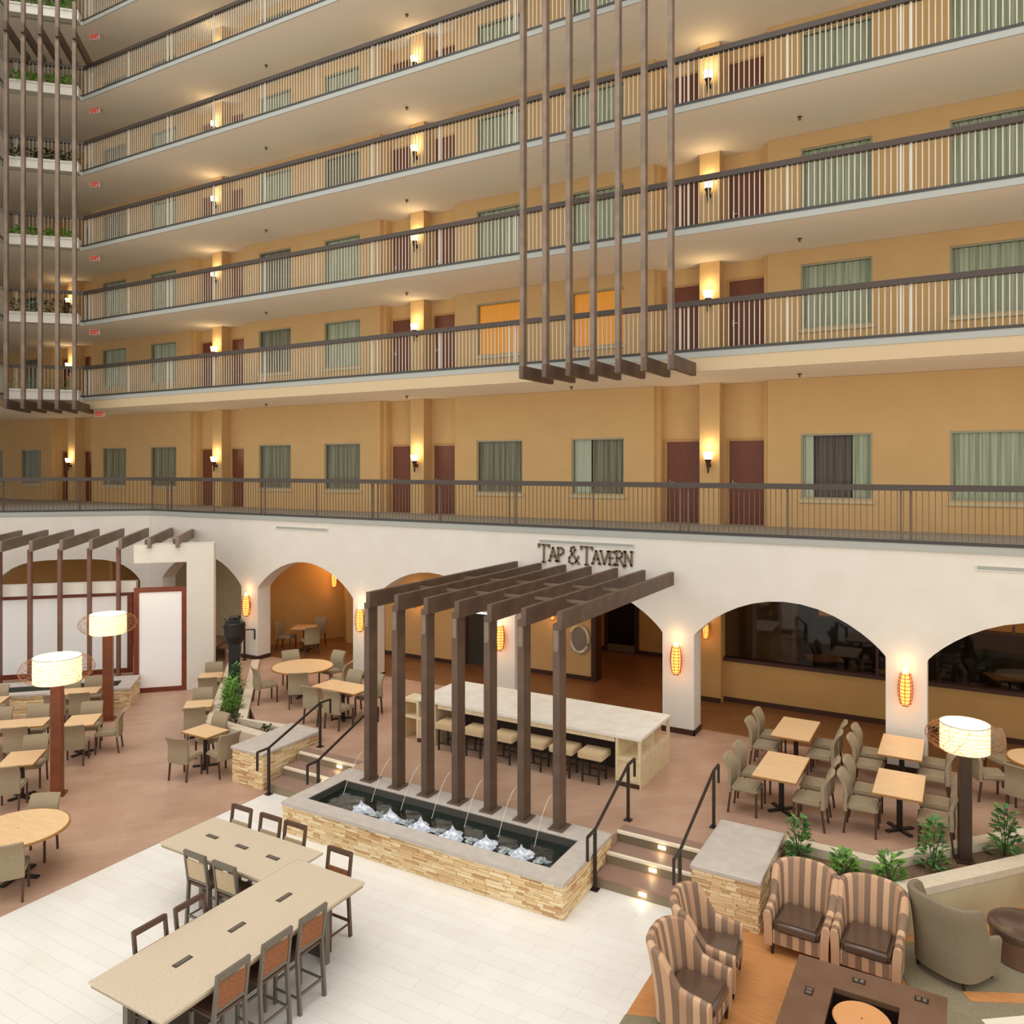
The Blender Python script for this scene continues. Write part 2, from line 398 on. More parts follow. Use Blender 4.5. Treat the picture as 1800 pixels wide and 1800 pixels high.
put('door_leaf', MB().box(-12.85, -11.4, RY - .06, RY, T, 2.0).mesh('l', 'room_dark'), d)
put('glass_pane', MB().box(-12.85, -11.4, RY - .06, RY, 2.08, 3.8).mesh('l', 'curtain_grey'), d)
# the alcove behind the second arch
struct('wall_alcove', MB().prism([(-20.2, 18.2), (-19.85, 18.2), (-18.6, 20.6), (-17.9, 19.95), (-15.75, 19.95), (-15.75, 21), (-20.2, 21)], T, 4.4), 'amber_wall', fix=True)
struct('trim_3', MB().box(-17.3, -16.3, 19.85, 19.95, T, 2.9), 'door_dark')
struct('wall_wing_back', MB().prism([E45(-16, 7.6), E45(-3.2, 7.6), E45(-3.2, 7.7), E45(-16, 7.7)], 0, 4.4), 'amber_wall', fix=True)
struct('ceiling_wing', MB().prism([E45(-16, 5.1), E45(-2.3, 5.1), (-23.2, 17.3), (-24, 17.35), (-24, 25), E45(-16, 9)], 4.35, 4.42), 'cream_wall', fix=True)
struct('wall_wing_end', MB().box(-26.3, -26.1, 17.0, 25, 0, 4.4), 'amber_wall')
struct('wall_side', MB().box(-26, -21.0, 18.6, 18.7, 0, 4.4), 'cream_wall')
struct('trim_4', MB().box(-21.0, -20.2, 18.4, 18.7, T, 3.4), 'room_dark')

# ---- gallery slabs, edge line, soffits
def slab_poly(k):
    if k == 2:
        a = E45(-1.68, 4.59); b = E45(-22, 4.59)
        return [a, (XR, FY), (XR, 20.3), (XL, 20.3), (XL, b[1]), b], [(XR, FY), a, b]
    c1 = (-27.5, FY); c2 = (-29.25, 15.05); c3 = (c2[0] + 6 * S2, c2[1] - 6 * S2)
    return [c1, (XR, FY), (XR, 20.3), (XL, 20.3), (XL, c3[1]), c3, c2], [(XR, FY), c1, c2, c3]
def strip(path, off, th, z0, z1, mb=None):
    """wall-like band following PATH, pushed OFF towards the atrium"""
    mb = mb or MB(); P = [Vector((p[0], p[1])) for p in path]; outs = []
    for i, p in enumerate(P):
        ds = []
        if i > 0: ds.append((P[i] - P[i - 1]).normalized())
        if i < len(P) - 1: ds.append((P[i + 1] - P[i]).normalized())
        nrm = sum([Vector((-dd.y, dd.x)) for dd in ds], Vector((0, 0))); nrm.normalize()
        cosv = nrm.dot(Vector((-ds[0].y, ds[0].x))); nrm /= max(cosv, .5)
        outs.append((p + nrm * off, p + nrm * (off + th)))
    for (a, b), (c, d2) in zip(outs, outs[1:]):
        mb.prism([tuple(a), tuple(c), tuple(d2), tuple(b)], z0, z1)
    return mb
ORD = {2: 'lowest', 3: 'second', 4: 'third', 5: 'fourth', 6: 'fifth', 7: 'sixth', 8: 'seventh', 9: 'eighth', 10: 'ninth', 11: 'tenth'}
for k in range(2, 12):
    poly, path = slab_poly(k); z = LV[k]
    path = [path[0]] + path[1:]
    th = .13 if k == 2 else (.47 if k == 3 else .17)
    struct('gallery_floor', MB().prism(poly, z - th + .005, z), 'soffit' if k > 2 else 'grey_band', fix=True)
    inner = [(x, y + (.02 if abs(y - FY) < .01 else 0)) for x, y in poly]
    struct('floor_walkway', MB().prism(inner, z, z + .006), 'walkway', fix=True)
    struct('trim_%d' % (k + 10), strip(path, 0, .03, z - .17, z - .035), 'grey_band', fix=True)
    if k == 3: struct('trim_30', strip(path, 0, .02, z - .466, z - .17), 'fascia_cream', fix=True)
    # railing
    r = thing('gallery_railing', '%s railing along the %s gallery%s' % ('dark brown' if k == 2 else 'grey brown', ORD[k], '' if k == 2 else ' counted from the bottom'),
              'railing', (0, 0, z), 0, 'railings along the hotel galleries')
    put('top_rail', strip(path, -.12, .12, .965, 1.08).mesh('top_rail', 'dark_rail', fix=True), r)
    put('bottom_rail', strip(path, -.03, .07, -.035, .022).mesh('bottom_rail', 'black_line', fix=True), r)
    bm_ = 'brown_metal' if k == 2 else 'pale_metal'
    bal = MB(); pm = MB().box(-.018, .018, -.018, .018, 0, 1.0).mesh('post', bm_)
    x = XR
    xend = path[1][0] if True else 0
    while x > xend:
        bal.cbox(x, FY + .06, .51, .02 if k > 2 else .014, .014, .95); x -= .108
    x = -1.0 + 4.36 * 2; i = 0
    while x > xend - .1:
        for dx in ((-.09, .09) if i % 2 == 0 else (0,)):
            if x + dx < XR: put('post', pm, r, (x + dx, FY + .06, 0))
        x -= 2.18; i += 1
    for (p, q) in zip(path[1:], path[2:]):
        L = math.hypot(q[0] - p[0], q[1] - p[1]); n = int(L / .12)
        if n > 160: n = 160
        ux, uy = (q[0] - p[0]) / L, (q[1] - p[1]) / L
        for j in range(1, n):
            bal.cbox(p[0] + ux * .12 * j + uy * .06 * -1, p[1] + uy * .12 * j + ux * -.0 + .05, .52, .013, .013, .96)
        for j in range(0, int(L / 2.2) + 1):
            put('post', pm, r, (p[0] + ux * 2.2 * j, p[1] + uy * 2.2 * j + .06, 0))
    b = put('balusters', bal.mesh('balusters', bm_), r); b['kind'] = 'stuff'

# ---- gallery back walls with window openings, doors, columns
WZ0, WZ1 = .68, 2.19                                    # window sill and head above the gallery floor
def win_spans():
    out = []
    for c in COLX: out += [(c + 2.15, c + 3.68), (c + 5.2, c + 6.72)]
    return out
curtain_cache = {}
def curtain_mesh(w_, h, m):
    key = (round(w_, 2), round(h, 2), m)
    if key not in curtain_cache:
        n = max(6, int(w_ / .028)); ph = [0.02 * math.sin(i * 2.1) + .012 * math.sin(i * 5.3) for i in range(n + 1)]
        mb = MB(); vs = [(w_ * i / n, ph[i], 0) for i in range(n + 1)] + [(w_ * i / n, ph[i], h) for i in range(n + 1)]
        mb.add(vs, [(i, i + 1, n + 2 + i, n + 1 + i) for i in range(n)])
        curtain_cache[key] = mb.mesh('curtain', m)
    return curtain_cache[key]
ww, hh = 1.53, WZ1 - WZ0
wf_me = MB().box(0, .04, 0, .08, 0, hh).box(ww - .04, ww, 0, .08, 0, hh).box(.04, ww - .04, 0, .08, 0, .04).box(.04, ww - .04, 0, .08, hh - .04, hh).mesh('window_frame', 'window_frame')
gl_me = MB().box(.04, ww - .04, .035, .045, .04, hh - .04).mesh('pane', 'glass')
sill_me = MB().box(-.05, ww + .05, -.04, 0, -.09, -.02).mesh('window_sill', 'cream_wall')
dw = .88
door_me = MB().box(0, dw, -.03, 0, 0, 2.06).mesh('door_leaf', 'door_wood')
dfr_me = MB().box(-.06, 0, -.05, 0, 0, 2.12).box(dw, dw + .06, -.05, 0, 0, 2.12).box(0, dw, -.05, 0, 2.06, 2.12).mesh('door_frame', 'door_frame')
hnd_me = MB().box(.08, .1, -.07, -.03, .95, 1.1).box(.08, .2, -.08, -.06, 1.0, 1.03).mesh('door_handle', 'steel')
wn = 0; dn = 10
for k in range(2, 11):
    z = LV[k]; top = LV[k + 1] - (.47 if k == 2 else .17); mb = MB(); rec = MB()
    z0, z1 = z + .006, top
    spans = []
    for c in COLX:
        spans += [('rec', c - 1.44, c + 1.40), ('win', c + 2.15, c + 3.68), ('win', c + 5.2, c + 6.72)]
        mb.box(c - .25, c + .25, WY, RY + .1, z0, z1)                       # the pier between two doors
    spans = sorted([s for s in spans if s[1] < XR - .5], key=lambda s: s[1])
    cur = XL
    for (t, a, b) in spans:
        b = min(b, XR)
        if a > cur: mb.box(cur, a, WY, WY + .15, z0, z1)
        if t == 'win':
            mb.box(a, b, WY, WY + .15, z0, z + WZ0); mb.box(a, b, WY, WY + .15, z + WZ1, z1)
        else:
            mb.box(a - .0, a + .12, WY + .15, RY, z0, z1); mb.box(b - .12, b, WY + .15, RY, z0, z1)
            mb.box(a, b, RY, RY + .1, z0, z1)
        cur = b
    if cur < XR: mb.box(cur, XR, WY, WY + .15, z0, z1)
    struct('wall_gallery' + ('' if k == 2 else '.%03d' % (k - 2)), mb, 'tan_wall')
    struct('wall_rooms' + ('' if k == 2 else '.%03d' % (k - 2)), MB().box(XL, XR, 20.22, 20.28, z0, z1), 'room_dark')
    for ci, c in enumerate(COLX):
        for j, x in enumerate((c - .33 - dw, c + .4)):
            if x < XL or x + dw > XR or (k > 7 and ci > 3): continue
            o = bpy.data.objects.new('door_%d' % dn, None); COL.objects.link(o); o['kind'] = 'structure'; dn += 1
            o.location = (x, RY, z + .006)
            put('door_leaf', door_me, o); put('door_frame', dfr_me, o); put('door_handle', hnd_me, o)
        for j, x in enumerate((c + 2.15, c + 5.2)):
            if x < XL or x + ww > XR: continue
            if k > 8 and ci < 2: continue
            o = bpy.data.objects.new('window_%d' % wn, None); COL.objects.link(o); o['kind'] = 'structure'; wn += 1
            o.location = (x, WY + .03, z + WZ0)
            put('window_frame', wf_me, o); put('pane', gl_me, o); put('window_sill', sill_me, o, (0, -.03, 0))
            h = hh - .08
            style = random.choice(['full', 'full', 'full', 'grey'])
            if k == 2: style = {(0, 0): 'full', (1, 0): 'sides', (1, 1): 'full', (2, 0): 'grey', (2, 1): 'half', (3, 0): 'grey', (3, 1): 'grey'}.get((ci, j), 'grey')
            elif k == 3 and (ci, j) in ((2, 0), (2, 1)): style = 'lit'
            elif ci < 3: style = 'full'
            if style == 'full': put('curtain', curtain_mesh(ww - .08, h, 'curtain_green'), o, (.04, .1, .04))
            elif style == 'grey': put('curtain', curtain_mesh(ww - .08, h, 'curtain_grey'), o, (.04, .1, .04))
            elif style == 'lit': put('curtain', curtain_mesh(ww - .08, h, 'curtain_lit'), o, (.04, .1, .04), 0, 'amber curtain lit from inside the room')
            elif style == 'half':
                put('curtain', curtain_mesh(.5, h, 'curtain_pale'), o, (.04, .1, .04)); put('curtain', curtain_mesh(ww - .6, h, 'curtain_grey'), o, (.56, .14, .04))
            else:
                put('curtain', curtain_mesh(.22, h, 'curtain_pale'), o, (.04, .1, .04)); put('curtain', curtain_mesh(.38, h, 'curtain_green'), o, (ww - .42, .1, .04)); put('curtain', curtain_mesh(.9, h, 'added_sheer'), o, (.24, .2, .04))  # middle sheer is added to lighten the black pane between the side curtains
struct('ceiling', MB().box(XL, XR, FY, 20.3, LV[11] + .1, LV[11] + .2), 'soffit')

# ---- gallery sconces and sprinklers
sc_cup = MB().lathe([(.03, .0), (.05, .02), (.055, .08), (.09, .16)], 12, 0, 0).mesh('sconce_cup', 'sconce_metal')
sc_sh = MB().lathe([(.085, .16), (.11, .24), (.125, .34)], 14, 0, 0).mesh('lamp_shade', 'sconce_glow')
sc_st = MB().lathe([(.02, -.18), (.028, -.1), (.03, 0)], 8).box(-.04, .04, .0, .13, -.03, .06).mesh('bracket', 'sconce_metal')
COLN = ['beyond the frame', 'near the hanging lattice', 'in the middle', 'towards the corner', 'deep in the corner', 'end']
for k in range(2, 9):
    for ci, c in enumerate(COLX[1:5]):
        if ci == 3 and k > 4: continue
        o = thing('wall_sconce', 'lit torch sconce between two doors, %s gallery, %s' % (ORD[k], ['beside the big hanging lattice', 'middle pair of doors', 'pair of doors towards the corner', 'last doors in the corner'][ci]),
                  'wall lamp', (c, WY - .13, LV[k] + 1.45), 0, 'torch sconces along the galleries')
        put('bracket', sc_st, o); put('sconce_cup', sc_cup, o); put('lamp_shade', sc_sh, o)
        lamp('POINT', 'sconce_bulb', (c, WY - .2, LV[k] + 1.95), 7 if k == 2 else 6, (1, .8, .5), .05)
spr = MB().lathe([(.05, 0), (.05, -.02), (.02, -.03), (.02, -.07), (.035, -.075)], 10).mesh('sprinkler', 'brown_metal')
for k in range(3, 9):
    for xi, x in enumerate((-19.87, -14.1, -8.8, -3.2)):
        o = put('ceiling_sprinkler', spr, None, (x, 18.3, LV[k] - (.47 if k == 3 else .165)))
        tag(o, 'small sprinkler head under the %s gallery slab, %s' % (ORD[k], ['near the corner', 'before the middle doors', 'behind the lattice', 'past the lattice'][xi]), 'sprinkler', 'sprinkler heads under the galleries')

# ---- vents on the plaster
for i, (x0, x1, z, lb) in enumerate(((-17.83, -15.75, 4.55, 'above the second arch'), (-8.95, -6.5, 4.56, 'above the tavern sign'), (.15, 2.4, 4.5, 'above the last arch in view'))):
    o = thing('wall_vent', 'long thin pale slot vent in plaster %s' % lb, 'vent', ((x0 + x1) / 2, FY, z), 0, 'slot vents high on the arcade wall')
    L = (x1 - x0) / 2
    put('vent_frame', MB().box(-L, L, -.015, 0, -.05, -.035).box(-L, L, -.015, 0, .035, .05).box(-L, -L + .02, -.015, 0, -.035, .035).box(L - .02, L, -.015, 0, -.035, .035).mesh('vf', 'vent'), o)
    put('vent_grille', MB().box(-L, L, -.006, .0, -.035, .035).box(-L, L, -.012, 0, -.006, .006).mesh('vg', 'grey_band'), o)

# ---- lettering of the sign (rustic capitals with serifs)
GL = {
 'T': (.78, [[(.0, 1), (.78, .97)], [(.39, .98), (.37, 0)], [(.0, 1), (-.02, .84)], [(.78, .97), (.8, .84)], [(.26, 0), (.5, .0)]]),
 'A': (.74, [[(.02, 0), (.37, 1)], [(.37, 1), (.72, 0)], [(.15, .36), (.6, .36)], [(-.06, 0), (.12, 0)], [(.6, 0), (.82, 0)]]),
 'P': (.62, [[(.08, 0), (.08, 1)], [(.0, 1), (.4, 1)], [(.4, 1), (.58, .86)], [(.58, .86), (.56, .64)], [(.56, .64), (.36, .5)], [(.36, .5), (.08, .48)], [(-.02, 0), (.2, 0)]]),
 '&': (.85, [[(.85, 0), (.22, .74)], [(.22, .74), (.26, .95)], [(.26, .95), (.46, 1)], [(.46, 1), (.56, .82)], [(.56, .82), (.1, .34)], [(.1, .34), (.1, .1)], [(.1, .1), (.34, 0)], [(.34, 0), (.62, .12)], [(.62, .12), (.8, .46)]]),
 'V': (.74, [[(.02, 1), (.36, 0)], [(.36, 0), (.74, 1)], [(-.06, 1), (.12, 1)], [(.64, 1), (.84, 1)]]),
 'E': (.58, [[(.08, 0), (.08, 1)], [(0, 1), (.54, 1)], [(.08, .52), (.42, .52)], [(0, 0), (.58, 0)], [(.54, 1), (.54, .86)], [(.58, 0), (.58, .16)]]),
 'R': (.7, [[(.08, 0), (.08, 1)], [(.0, 1), (.38, 1)], [(.38, 1), (.56, .86)], [(.56, .86), (.52, .64)], [(.52, .64), (.34, .5)], [(.34, .5), (.08, .5)], [(.32, .5), (.74, -.14)], [(-.02, 0), (.2, 0)]]),
 'N': (.74, [[(.06, 0), (.06, 1)], [(.06, 1), (.64, 0)], [(.64, 0), (.64, 1)], [(-.04, 1), (.14, 1)], [(.54, 1), (.76, 1)], [(-.04, 0), (.16, 0)]]),
 'X': (.7, [[(0, 0), (.7, 1)], [(0, 1), (.7, 0)]]), 'I': (.2, [[(.1, 0), (.1, 1)]]),
}
def letter(ch, h, st, m, depth=.03):
    mb = MB()
    for (p, q) in GL[ch][1]:
        P = Vector((p[0] * h * .86, 0, p[1] * h)); Q = Vector((q[0] * h * .86, 0, q[1] * h)); dd = (Q - P)
        if dd.length < 1e-4: continue
        dd.normalize(); P -= dd * st * .3; Q += dd * st * .3
        nrm = Vector((-dd.z, 0, dd.x)) * (st / 2)
        vs = []
        for yy in (-depth, 0):
            for v in (P - nrm, Q - nrm, Q + nrm, P + nrm): vs.append((v.x, yy, v.z))
        mb.add(vs, [(0, 1, 2, 3), (7, 6, 5, 4), (0, 4, 5, 1), (1, 5, 6, 2), (2, 6, 7, 3), (3, 7, 4, 0)])
    return mb.mesh('letter', m)
sg = thing('wall_sign', 'brown rustic capitals reading TAP & TAVERN on white plaster over the arches', 'sign', (-8.94, FY, 4.05))
x = 0
for ch, s in (('T', .42), ('A', .32), ('P', .32), (' ', .1), ('&', .4), (' ', .06), ('T', .42), ('A', .3), ('V', .3), ('E', .3), ('R', .32), ('N', .32)):
    if ch == ' ': x += s; continue
    put('letter', letter(ch, s, .042, 'sign_brown'), sg, (x, -.01, .02 if s > .35 else .06))
    x += GL[ch][0] * s * .86 + .045
for o in sg.children: o.location.x *= 2.42 / x

# ---- red exit signs at the corner
ex = MB().box(-.2, .2, -.03, .03, -.1, .1).mesh('sign_case', 'planter_white')
for k in range(2, 8):
    zc = LV[k + 1] - (.47 if k == 2 else .17)
    o = thing('exit_sign', 'red lit EXIT sign under the soffit, %s gallery, near the corner lattice' % ORD[k], 'sign', (-27.6 if k > 2 else -27.3, 17.3, zc - .14), math.radians(20), 'exit signs near the corner')
    put('sign_case', ex, o)
    xx = -.15
    for ch in 'EXIT':
        put('letter', letter(ch, .13, .03, 'exit_red', .012), o, (xx, -.03, -.065)); xx += GL[ch][0] * .13 * .86 + .022

# ================================================================== HANGING LATTICES
def lattice_right():
    t = thing('hanging_lattice', 'large hanging screen of seven tall bronze slats with cross joists below', 'screen', (0, 0, 0))
    zb = 8.33; zt = 31.0
    slat = MB().box(-.05, .05, -.08, .08, zb + .02, zt).mesh('slat', 'lattice')
    jo = MB().box(-.055, .055, -.25, 1.24, 0, .28).mesh('joist', 'bronze_beam')
    for i in range(7):
        x = -8.71 + i * .578
        put('slat', slat, t, (x, 15.6, 0)); put('joist', jo, t, (x + .11, 15.55, zb))
lattice_right()
def lattice_corner():
    t = thing('hanging_lattice', 'narrow hanging screen of five slats before the corner planters', 'screen', (0, 0, 0))
    slat = MB().box(-.055, .055, -.08, .08, 8.5, 22.0).mesh('slat', 'lattice')
    jo = MB().box(-.055, .055, -.1, 2.3, 0, .3).mesh('joist', 'bronze_beam')
    dw_ = 26.0
    for i in range(5):
        px = 8 + i * 30.0 if True else 0
        u = (px + 3 - CXP) / F_PX; dd = dw_ + i * .13
        X = u * dd * math.cos(PI / 6) - dd * .5; Y = u * dd * .5 + dd * math.cos(PI / 6)
        put('slat', slat, t, (X, Y, 0), R45)
        put('joist', jo, t, (X + .1, Y - .06, 8.28), R45); put('joist', jo, t, (X + .1, Y - .06, 20.7), R45)
lattice_corner()
# planter boxes at the corner chamfer
def leafy(n, r, h, seed, ln=.16, wd=.05, up=.5, droop=.3):
    rd = random.Random(seed); mb = MB()
    for i in range(n):
        a = rd.uniform(0, 2 * PI); rr = r * math.sqrt(rd.random()); z = h * rd.random() ** 1.2
        rr *= (1 - .55 * z / max(h, .01))
        c = Vector((rr * math.cos(a), rr * math.sin(a), z)); a2 = a + rd.uniform(-.8, .8); l = ln * rd.uniform(.6, 1.2); wv = wd * rd.uniform(.7, 1.2)
        dirv = Vector((math.cos(a2), math.sin(a2), up * rd.uniform(.2, 1.6))).normalized(); side = Vector((-math.sin(a2), math.cos(a2), 0)) * wv
        m_ = c + dirv * l * .5; tip = c + dirv * l - Vector((0, 0, l * droop))
        mb.add([c, m_ + side, tip, m_ - side, m_ + Vector((0, 0, -.004))], [(0, 1, 4), (1, 2, 4), (2, 3, 4), (3, 0, 4)])
    return mb
def stems(n, r, h, seed):
    rd = random.Random(seed); mb = MB()
    for i in range(n):
        a = rd.uniform(0, 2 * PI); mb.tube([(0, 0, 0), (r * .3 * math.cos(a), r * .3 * math.sin(a), h * .5), (r * .7 * math.cos(a), r * .7 * math.sin(a), h * rd.uniform(.7, 1))], .006, 4)
    return mb
pl_style = {3: ('leaf_a', 14, .35), 4: ('leaf_dark', 50, .5), 5: ('leaf_bright', 60, .3), 6: ('leaf_dark', 60, .42), 7: ('leaf_bright', 70, .36), 8: ('leaf_a', 60, .5)}
pw = {3: 'sparse young shoots', 4: 'dark trailing plants', 5: 'bright green leafy plants', 6: 'dusky olive plants', 7: 'lush lime green plants', 8: 'tall mixed foliage'}
for k in range(3, 10):
    c1 = Vector((-27.5, FY)); c2 = Vector((-29.25, 15.05)); mid = (c1 + c2) / 2 + Vector((.10, -.10)); L = 2.3
    o = thing('planter_box', 'white corner planter with %s, %s gallery' % (pw.get(k, 'plants high up'), ORD[k]), 'planter', (mid.x, mid.y, LV[k] + .03), R45, 'planters at the corner of the galleries')
    put('trough', MB().box(-L / 2, L / 2, -.22, .2, -.2, -.13).box(-L / 2, L / 2, -.17, .2, -.13, .1).box(-L / 2, L / 2, -.2, .2, .1, .17).mesh('trough', 'planter_white'), o)
    st = pl_style.get(k, ('leaf_a', 40, .4))
    for i in range(5):
        p = put('plant', leafy(st[1], .26, st[2], k * 10 + i, .2, .05).mesh('plant', st[0] if i != 3 or k not in (7,) else 'leaf_bright'), o, (-L / 2 + .3 + i * .42, 0, .15))
struct('wall_corner', MB().box(XL, -33.5, 8.9, 9.0, 4.9, 33), 'tan_wall')

# ================================================================== PERGOLA AND FOUNTAIN
def ledge(o_parent, length, height, along, seed, thick=.03, rows=None, loc=(0, 0, 0), rot=0):
    """split-face stone cladding: courses of small stones; joined, one mesh per tone"""
    rd = random.Random(seed); mbs = [MB() for _ in range(5)]
    z = 0
    while z < height - .005:
        h = min(rd.choice((.028, .038, .05)), height - z); x = 0
        while x < length - .001:
            l = min(rd.uniform(.1, .34), length - x); p = rd.uniform(.004, thick)
            if length - x - l < .05: l = length - x
            mbs[rd.choice((0, 0, 1, 2, 2, 3, 4))].box(x + .003, x + l - .003, -p, .02, z + .003, z + h - .003); x += l
        z += h
    for i, mb in enumerate(mbs):
        if mb.v:
            s = put('ledgestones', mb.mesh('ledgestones', 'ledgestone_%d' % i), o_parent, loc, rot); s['kind'] = 'stuff'

def fountain(name, label, loc, rot, L, D, jets, seed):
    """local frame: x along, front face at y=0, back at y=D, z=0 floor"""
    o = thing(name, label, 'fountain', loc, rot)
    H = .47
    put('stone_base', MB().box(.03, L - .03, .03, D - .03, 0, .34).box(.03, L - .03, .03, .3, .34, H).box(.03, L - .03, D - .46, D - .03, .34, H).box(.03, .3, .3, D - .46, .34, H).box(L - .38, L - .03, .3, D - .46, .34, H).mesh('base', 'stone_back'), o)
    ledge(o, L - .04, H, 'x', seed, loc=(.02, .03, 0))
    ledge(o, D - .04, H, 'y', seed + 1, loc=(L - .03, .02, 0), rot=PI / 2)
    c = MB(); z0, z1 = H, H + .055
    c.box(0, L, 0, .32, z0, z1); c.box(0, L, D - .48, D, z0, z1); c.box(0, .31, .32, D - .48, z0, z1); c.box(L - .37, L, .32, D - .48, z0, z1)
    put('coping', c.mesh('coping', 'stone_cap'), o)
    lin_ = MB(); a0, a1, b0, b1 = .31, L - .37, .32, D - .48
    lin_.box(a0, a1, b1 - .02, b1, .3, z1 - .01).box(a0, a1, b0, b0 + .02, .3, z1 - .01).box(a0, a0 + .02, b0, b1, .3, z1 - .01).box(a1 - .02, a1, b0, b1, .3, z1 - .01)
    put('pool_lining', lin_.mesh('lining', 'pool_side'), o)
    wtr = MB().grid(lambda u, v: (a0 + .02 + (a1 - a0 - .04) * u, b0 + .02 + (b1 - b0 - .04) * v, .40 + .004 * math.sin(u * 80) * math.sin(v * 19)), 80, 14)
    put('water', wtr.mesh('water', 'pool_water', smooth=True), o)
    return o
FX0, FX1, FYa, FYb = -10.34, -4.87, 9.86, 11.62
f1 = fountain('fountain', 'long stone clad fountain basin with bubbling jets beneath the bronze pergola', (FX0, FYa, 0), 0, FX1 - FX0, FYb - FYa, 6, 11)
rd = random.Random(3)
def foam(seed, r, h):
    rd = random.Random(seed)
    def fn(u, v):
        a = 2 * PI * u; rr = r * (1 - v) ** 1.9 * (1 + .28 * math.sin(a * 3 + seed) + .14 * math.sin(a * 7 + 5 * v)) + .006
        return (rr * math.cos(a), rr * math.sin(a), h * v ** .9 + .015 * math.sin(a * 5 + 9 * v))
    return MB().grid(fn, 20, 7)
for i in range(6):
    x = 1.28 + i * .635
    j = put('water_jet', foam(i, .19, .19).mesh('jet', 'foam', smooth=True), f1, (x, .62, .395), 0, 'white bubbling jet of foam')
    put('small_jet', foam(i + 9, .12, .06).mesh('jet', 'foam_edge', smooth=True), f1, (x + .33, .66, .395))
    lamp('POINT', 'pool_light', (FX0 + x, FYa + .62, .62), .25, (.85, .92, 1), .05)
# pergola over it
def pergola():
    t = thing('pergola', 'bronze pergola of seven posts and beams reaching back to the arcade wall', 'pergola', (-7.66, 11.4, .5))
    post = MB().box(-.06, .06, -.12, .12, 0, 3.3).mesh('post', 'bronze_beam')
    bplate = MB().box(-.13, .13, -.17, .17, 0, .015).mesh('base_plate', 'brown_metal')
    brk = MB().box(-.056, -.052, -.09, .09, 2.88, 3.22).mesh('bracket', 'steel')
    brk2 = MB().box(-.045, .045, -.13, -.12, 2.86, 3.2).mesh('fixing_plate', 'lattice')
    beam = MB().box(-.045, .045, -.12, 5.39, 0, .29).mesh('beam', 'bronze_beam')
    bolt = MB().lathe([(.012, 0), (.012, .01)], 6)
    for i in range(7):
        x = -1.965 + i * .655
        p = put('post', post, t, (x, 0, .03)); put('base_plate', bplate, p); put('fixing_plate', brk2, p)
        put('beam', beam, t, (x + .1, -.08, 3.26))
        sp = put('spout', MB().tube([(-.05, -.02, .52), (-.09, -.06, .53)], .012, 6).mesh('spout', 'steel'), p)
    for i in range(6):
        x = -1.965 + i * .655 + .145
        for y in (1.3, 2.9):
            put('spacer', MB().box(x, x + .565, y, y + .05, 3.42, 3.47).mesh('spacer', 'lattice'), t)
pergola()
for i in range(7):
    x = -9.63 + i * .655
    pts = [(x - .09 - .05 * q / 8, 11.31 - .50 * (q / 8), 1.06 - .64 * (q / 8) ** 1.7) for q in range(9)]
    o = put('water_stream', MB().tube([(a - FX0, b - FYa, c) for a, b, c in pts], .006, 5).mesh('stream', 'water_jet'), f1)

# angled fountain + pergola on the far side
ax, ay = E45(-9.5, -1.39)
f2 = fountain('fountain', 'angled stone clad basin behind the dining tables and tall screen', (ax, ay, 0), R45, 8.35, 1.36, 0, 41)
def pergola2():
    t = thing('pergola', 'angled row of thin bronze posts with slanting joists over white screens', 'pergola', (*E45(-3, .1), 0), R45)
    post = MB().box(-.045, .045, -.09, .09, 0, 4.1).mesh('post', 'red_bronze')
    stub = MB().box(-.045, .045, -.09, .09, 4.16, 4.3).mesh('post', 'bronze_beam')
    beam = MB().box(-.045, .045, -.25, 3.8, 4.07, 4.36).mesh('joist', 'lattice')
    for i in range(11):
        a = -.27 - .735 * i
        put('post', stub if i < 2 else post, t, (a + 3, 0, 0)); put('joist', beam, t, (a + 3.09, 0, 0))
pergola2()
# white portal and framed screens
pt = MB()
def p45(mb, a0, a1, b0, b1, z0, z1): return mb.prism([E45(a0, b0), E45(a1, b0), E45(a1, b1), E45(a0, b1)], z0, z1)
p45(pt, .05, .78, 0, .55, 0, 4.16); p45(pt, -1.33, .05, 0, .55, 3.65, 4.16)
struct('wall_portal', pt, 'plaster')
struct('wall_portal_header', p45(MB(), -9.6, -1.33, .3, .6, 2.8, 3.1), 'plaster')
def screen(a0, a1, b, z0, z1, label, fr='red_wood', g=None):
    t = thing('folding_screen', label, 'screen', (*E45(a0, b), 0), R45, g)
    w_ = a1 - a0; f = .13
    put('screen_panel', MB().box(f, w_ - f, .03, .07, z0 + f, z1 - f).mesh('panel', 'screen_white'), t)
    put('screen_frame', MB().box(0, f, 0, .1, z0, z1).box(w_ - f, w_, 0, .1, z0, z1).box(f, w_ - f, 0, .1, z0, z0 + f).box(f, w_ - f, 0, .1, z1 - f, z1).mesh('frame', fr), t)
screen(-1.33, .05, .0, 0, 2.95, 'tall white screen in a red brown frame beside the white pillar')
screen(-5.0, -1.45, .42, .5, 2.82, 'wide white screen panel behind the angled row of posts', g='white screens behind the posts')
screen(-8.6, -5.1, .42, .5, 2.82, 'white screen panel behind the posts at the picture edge', g='white screens behind the posts')

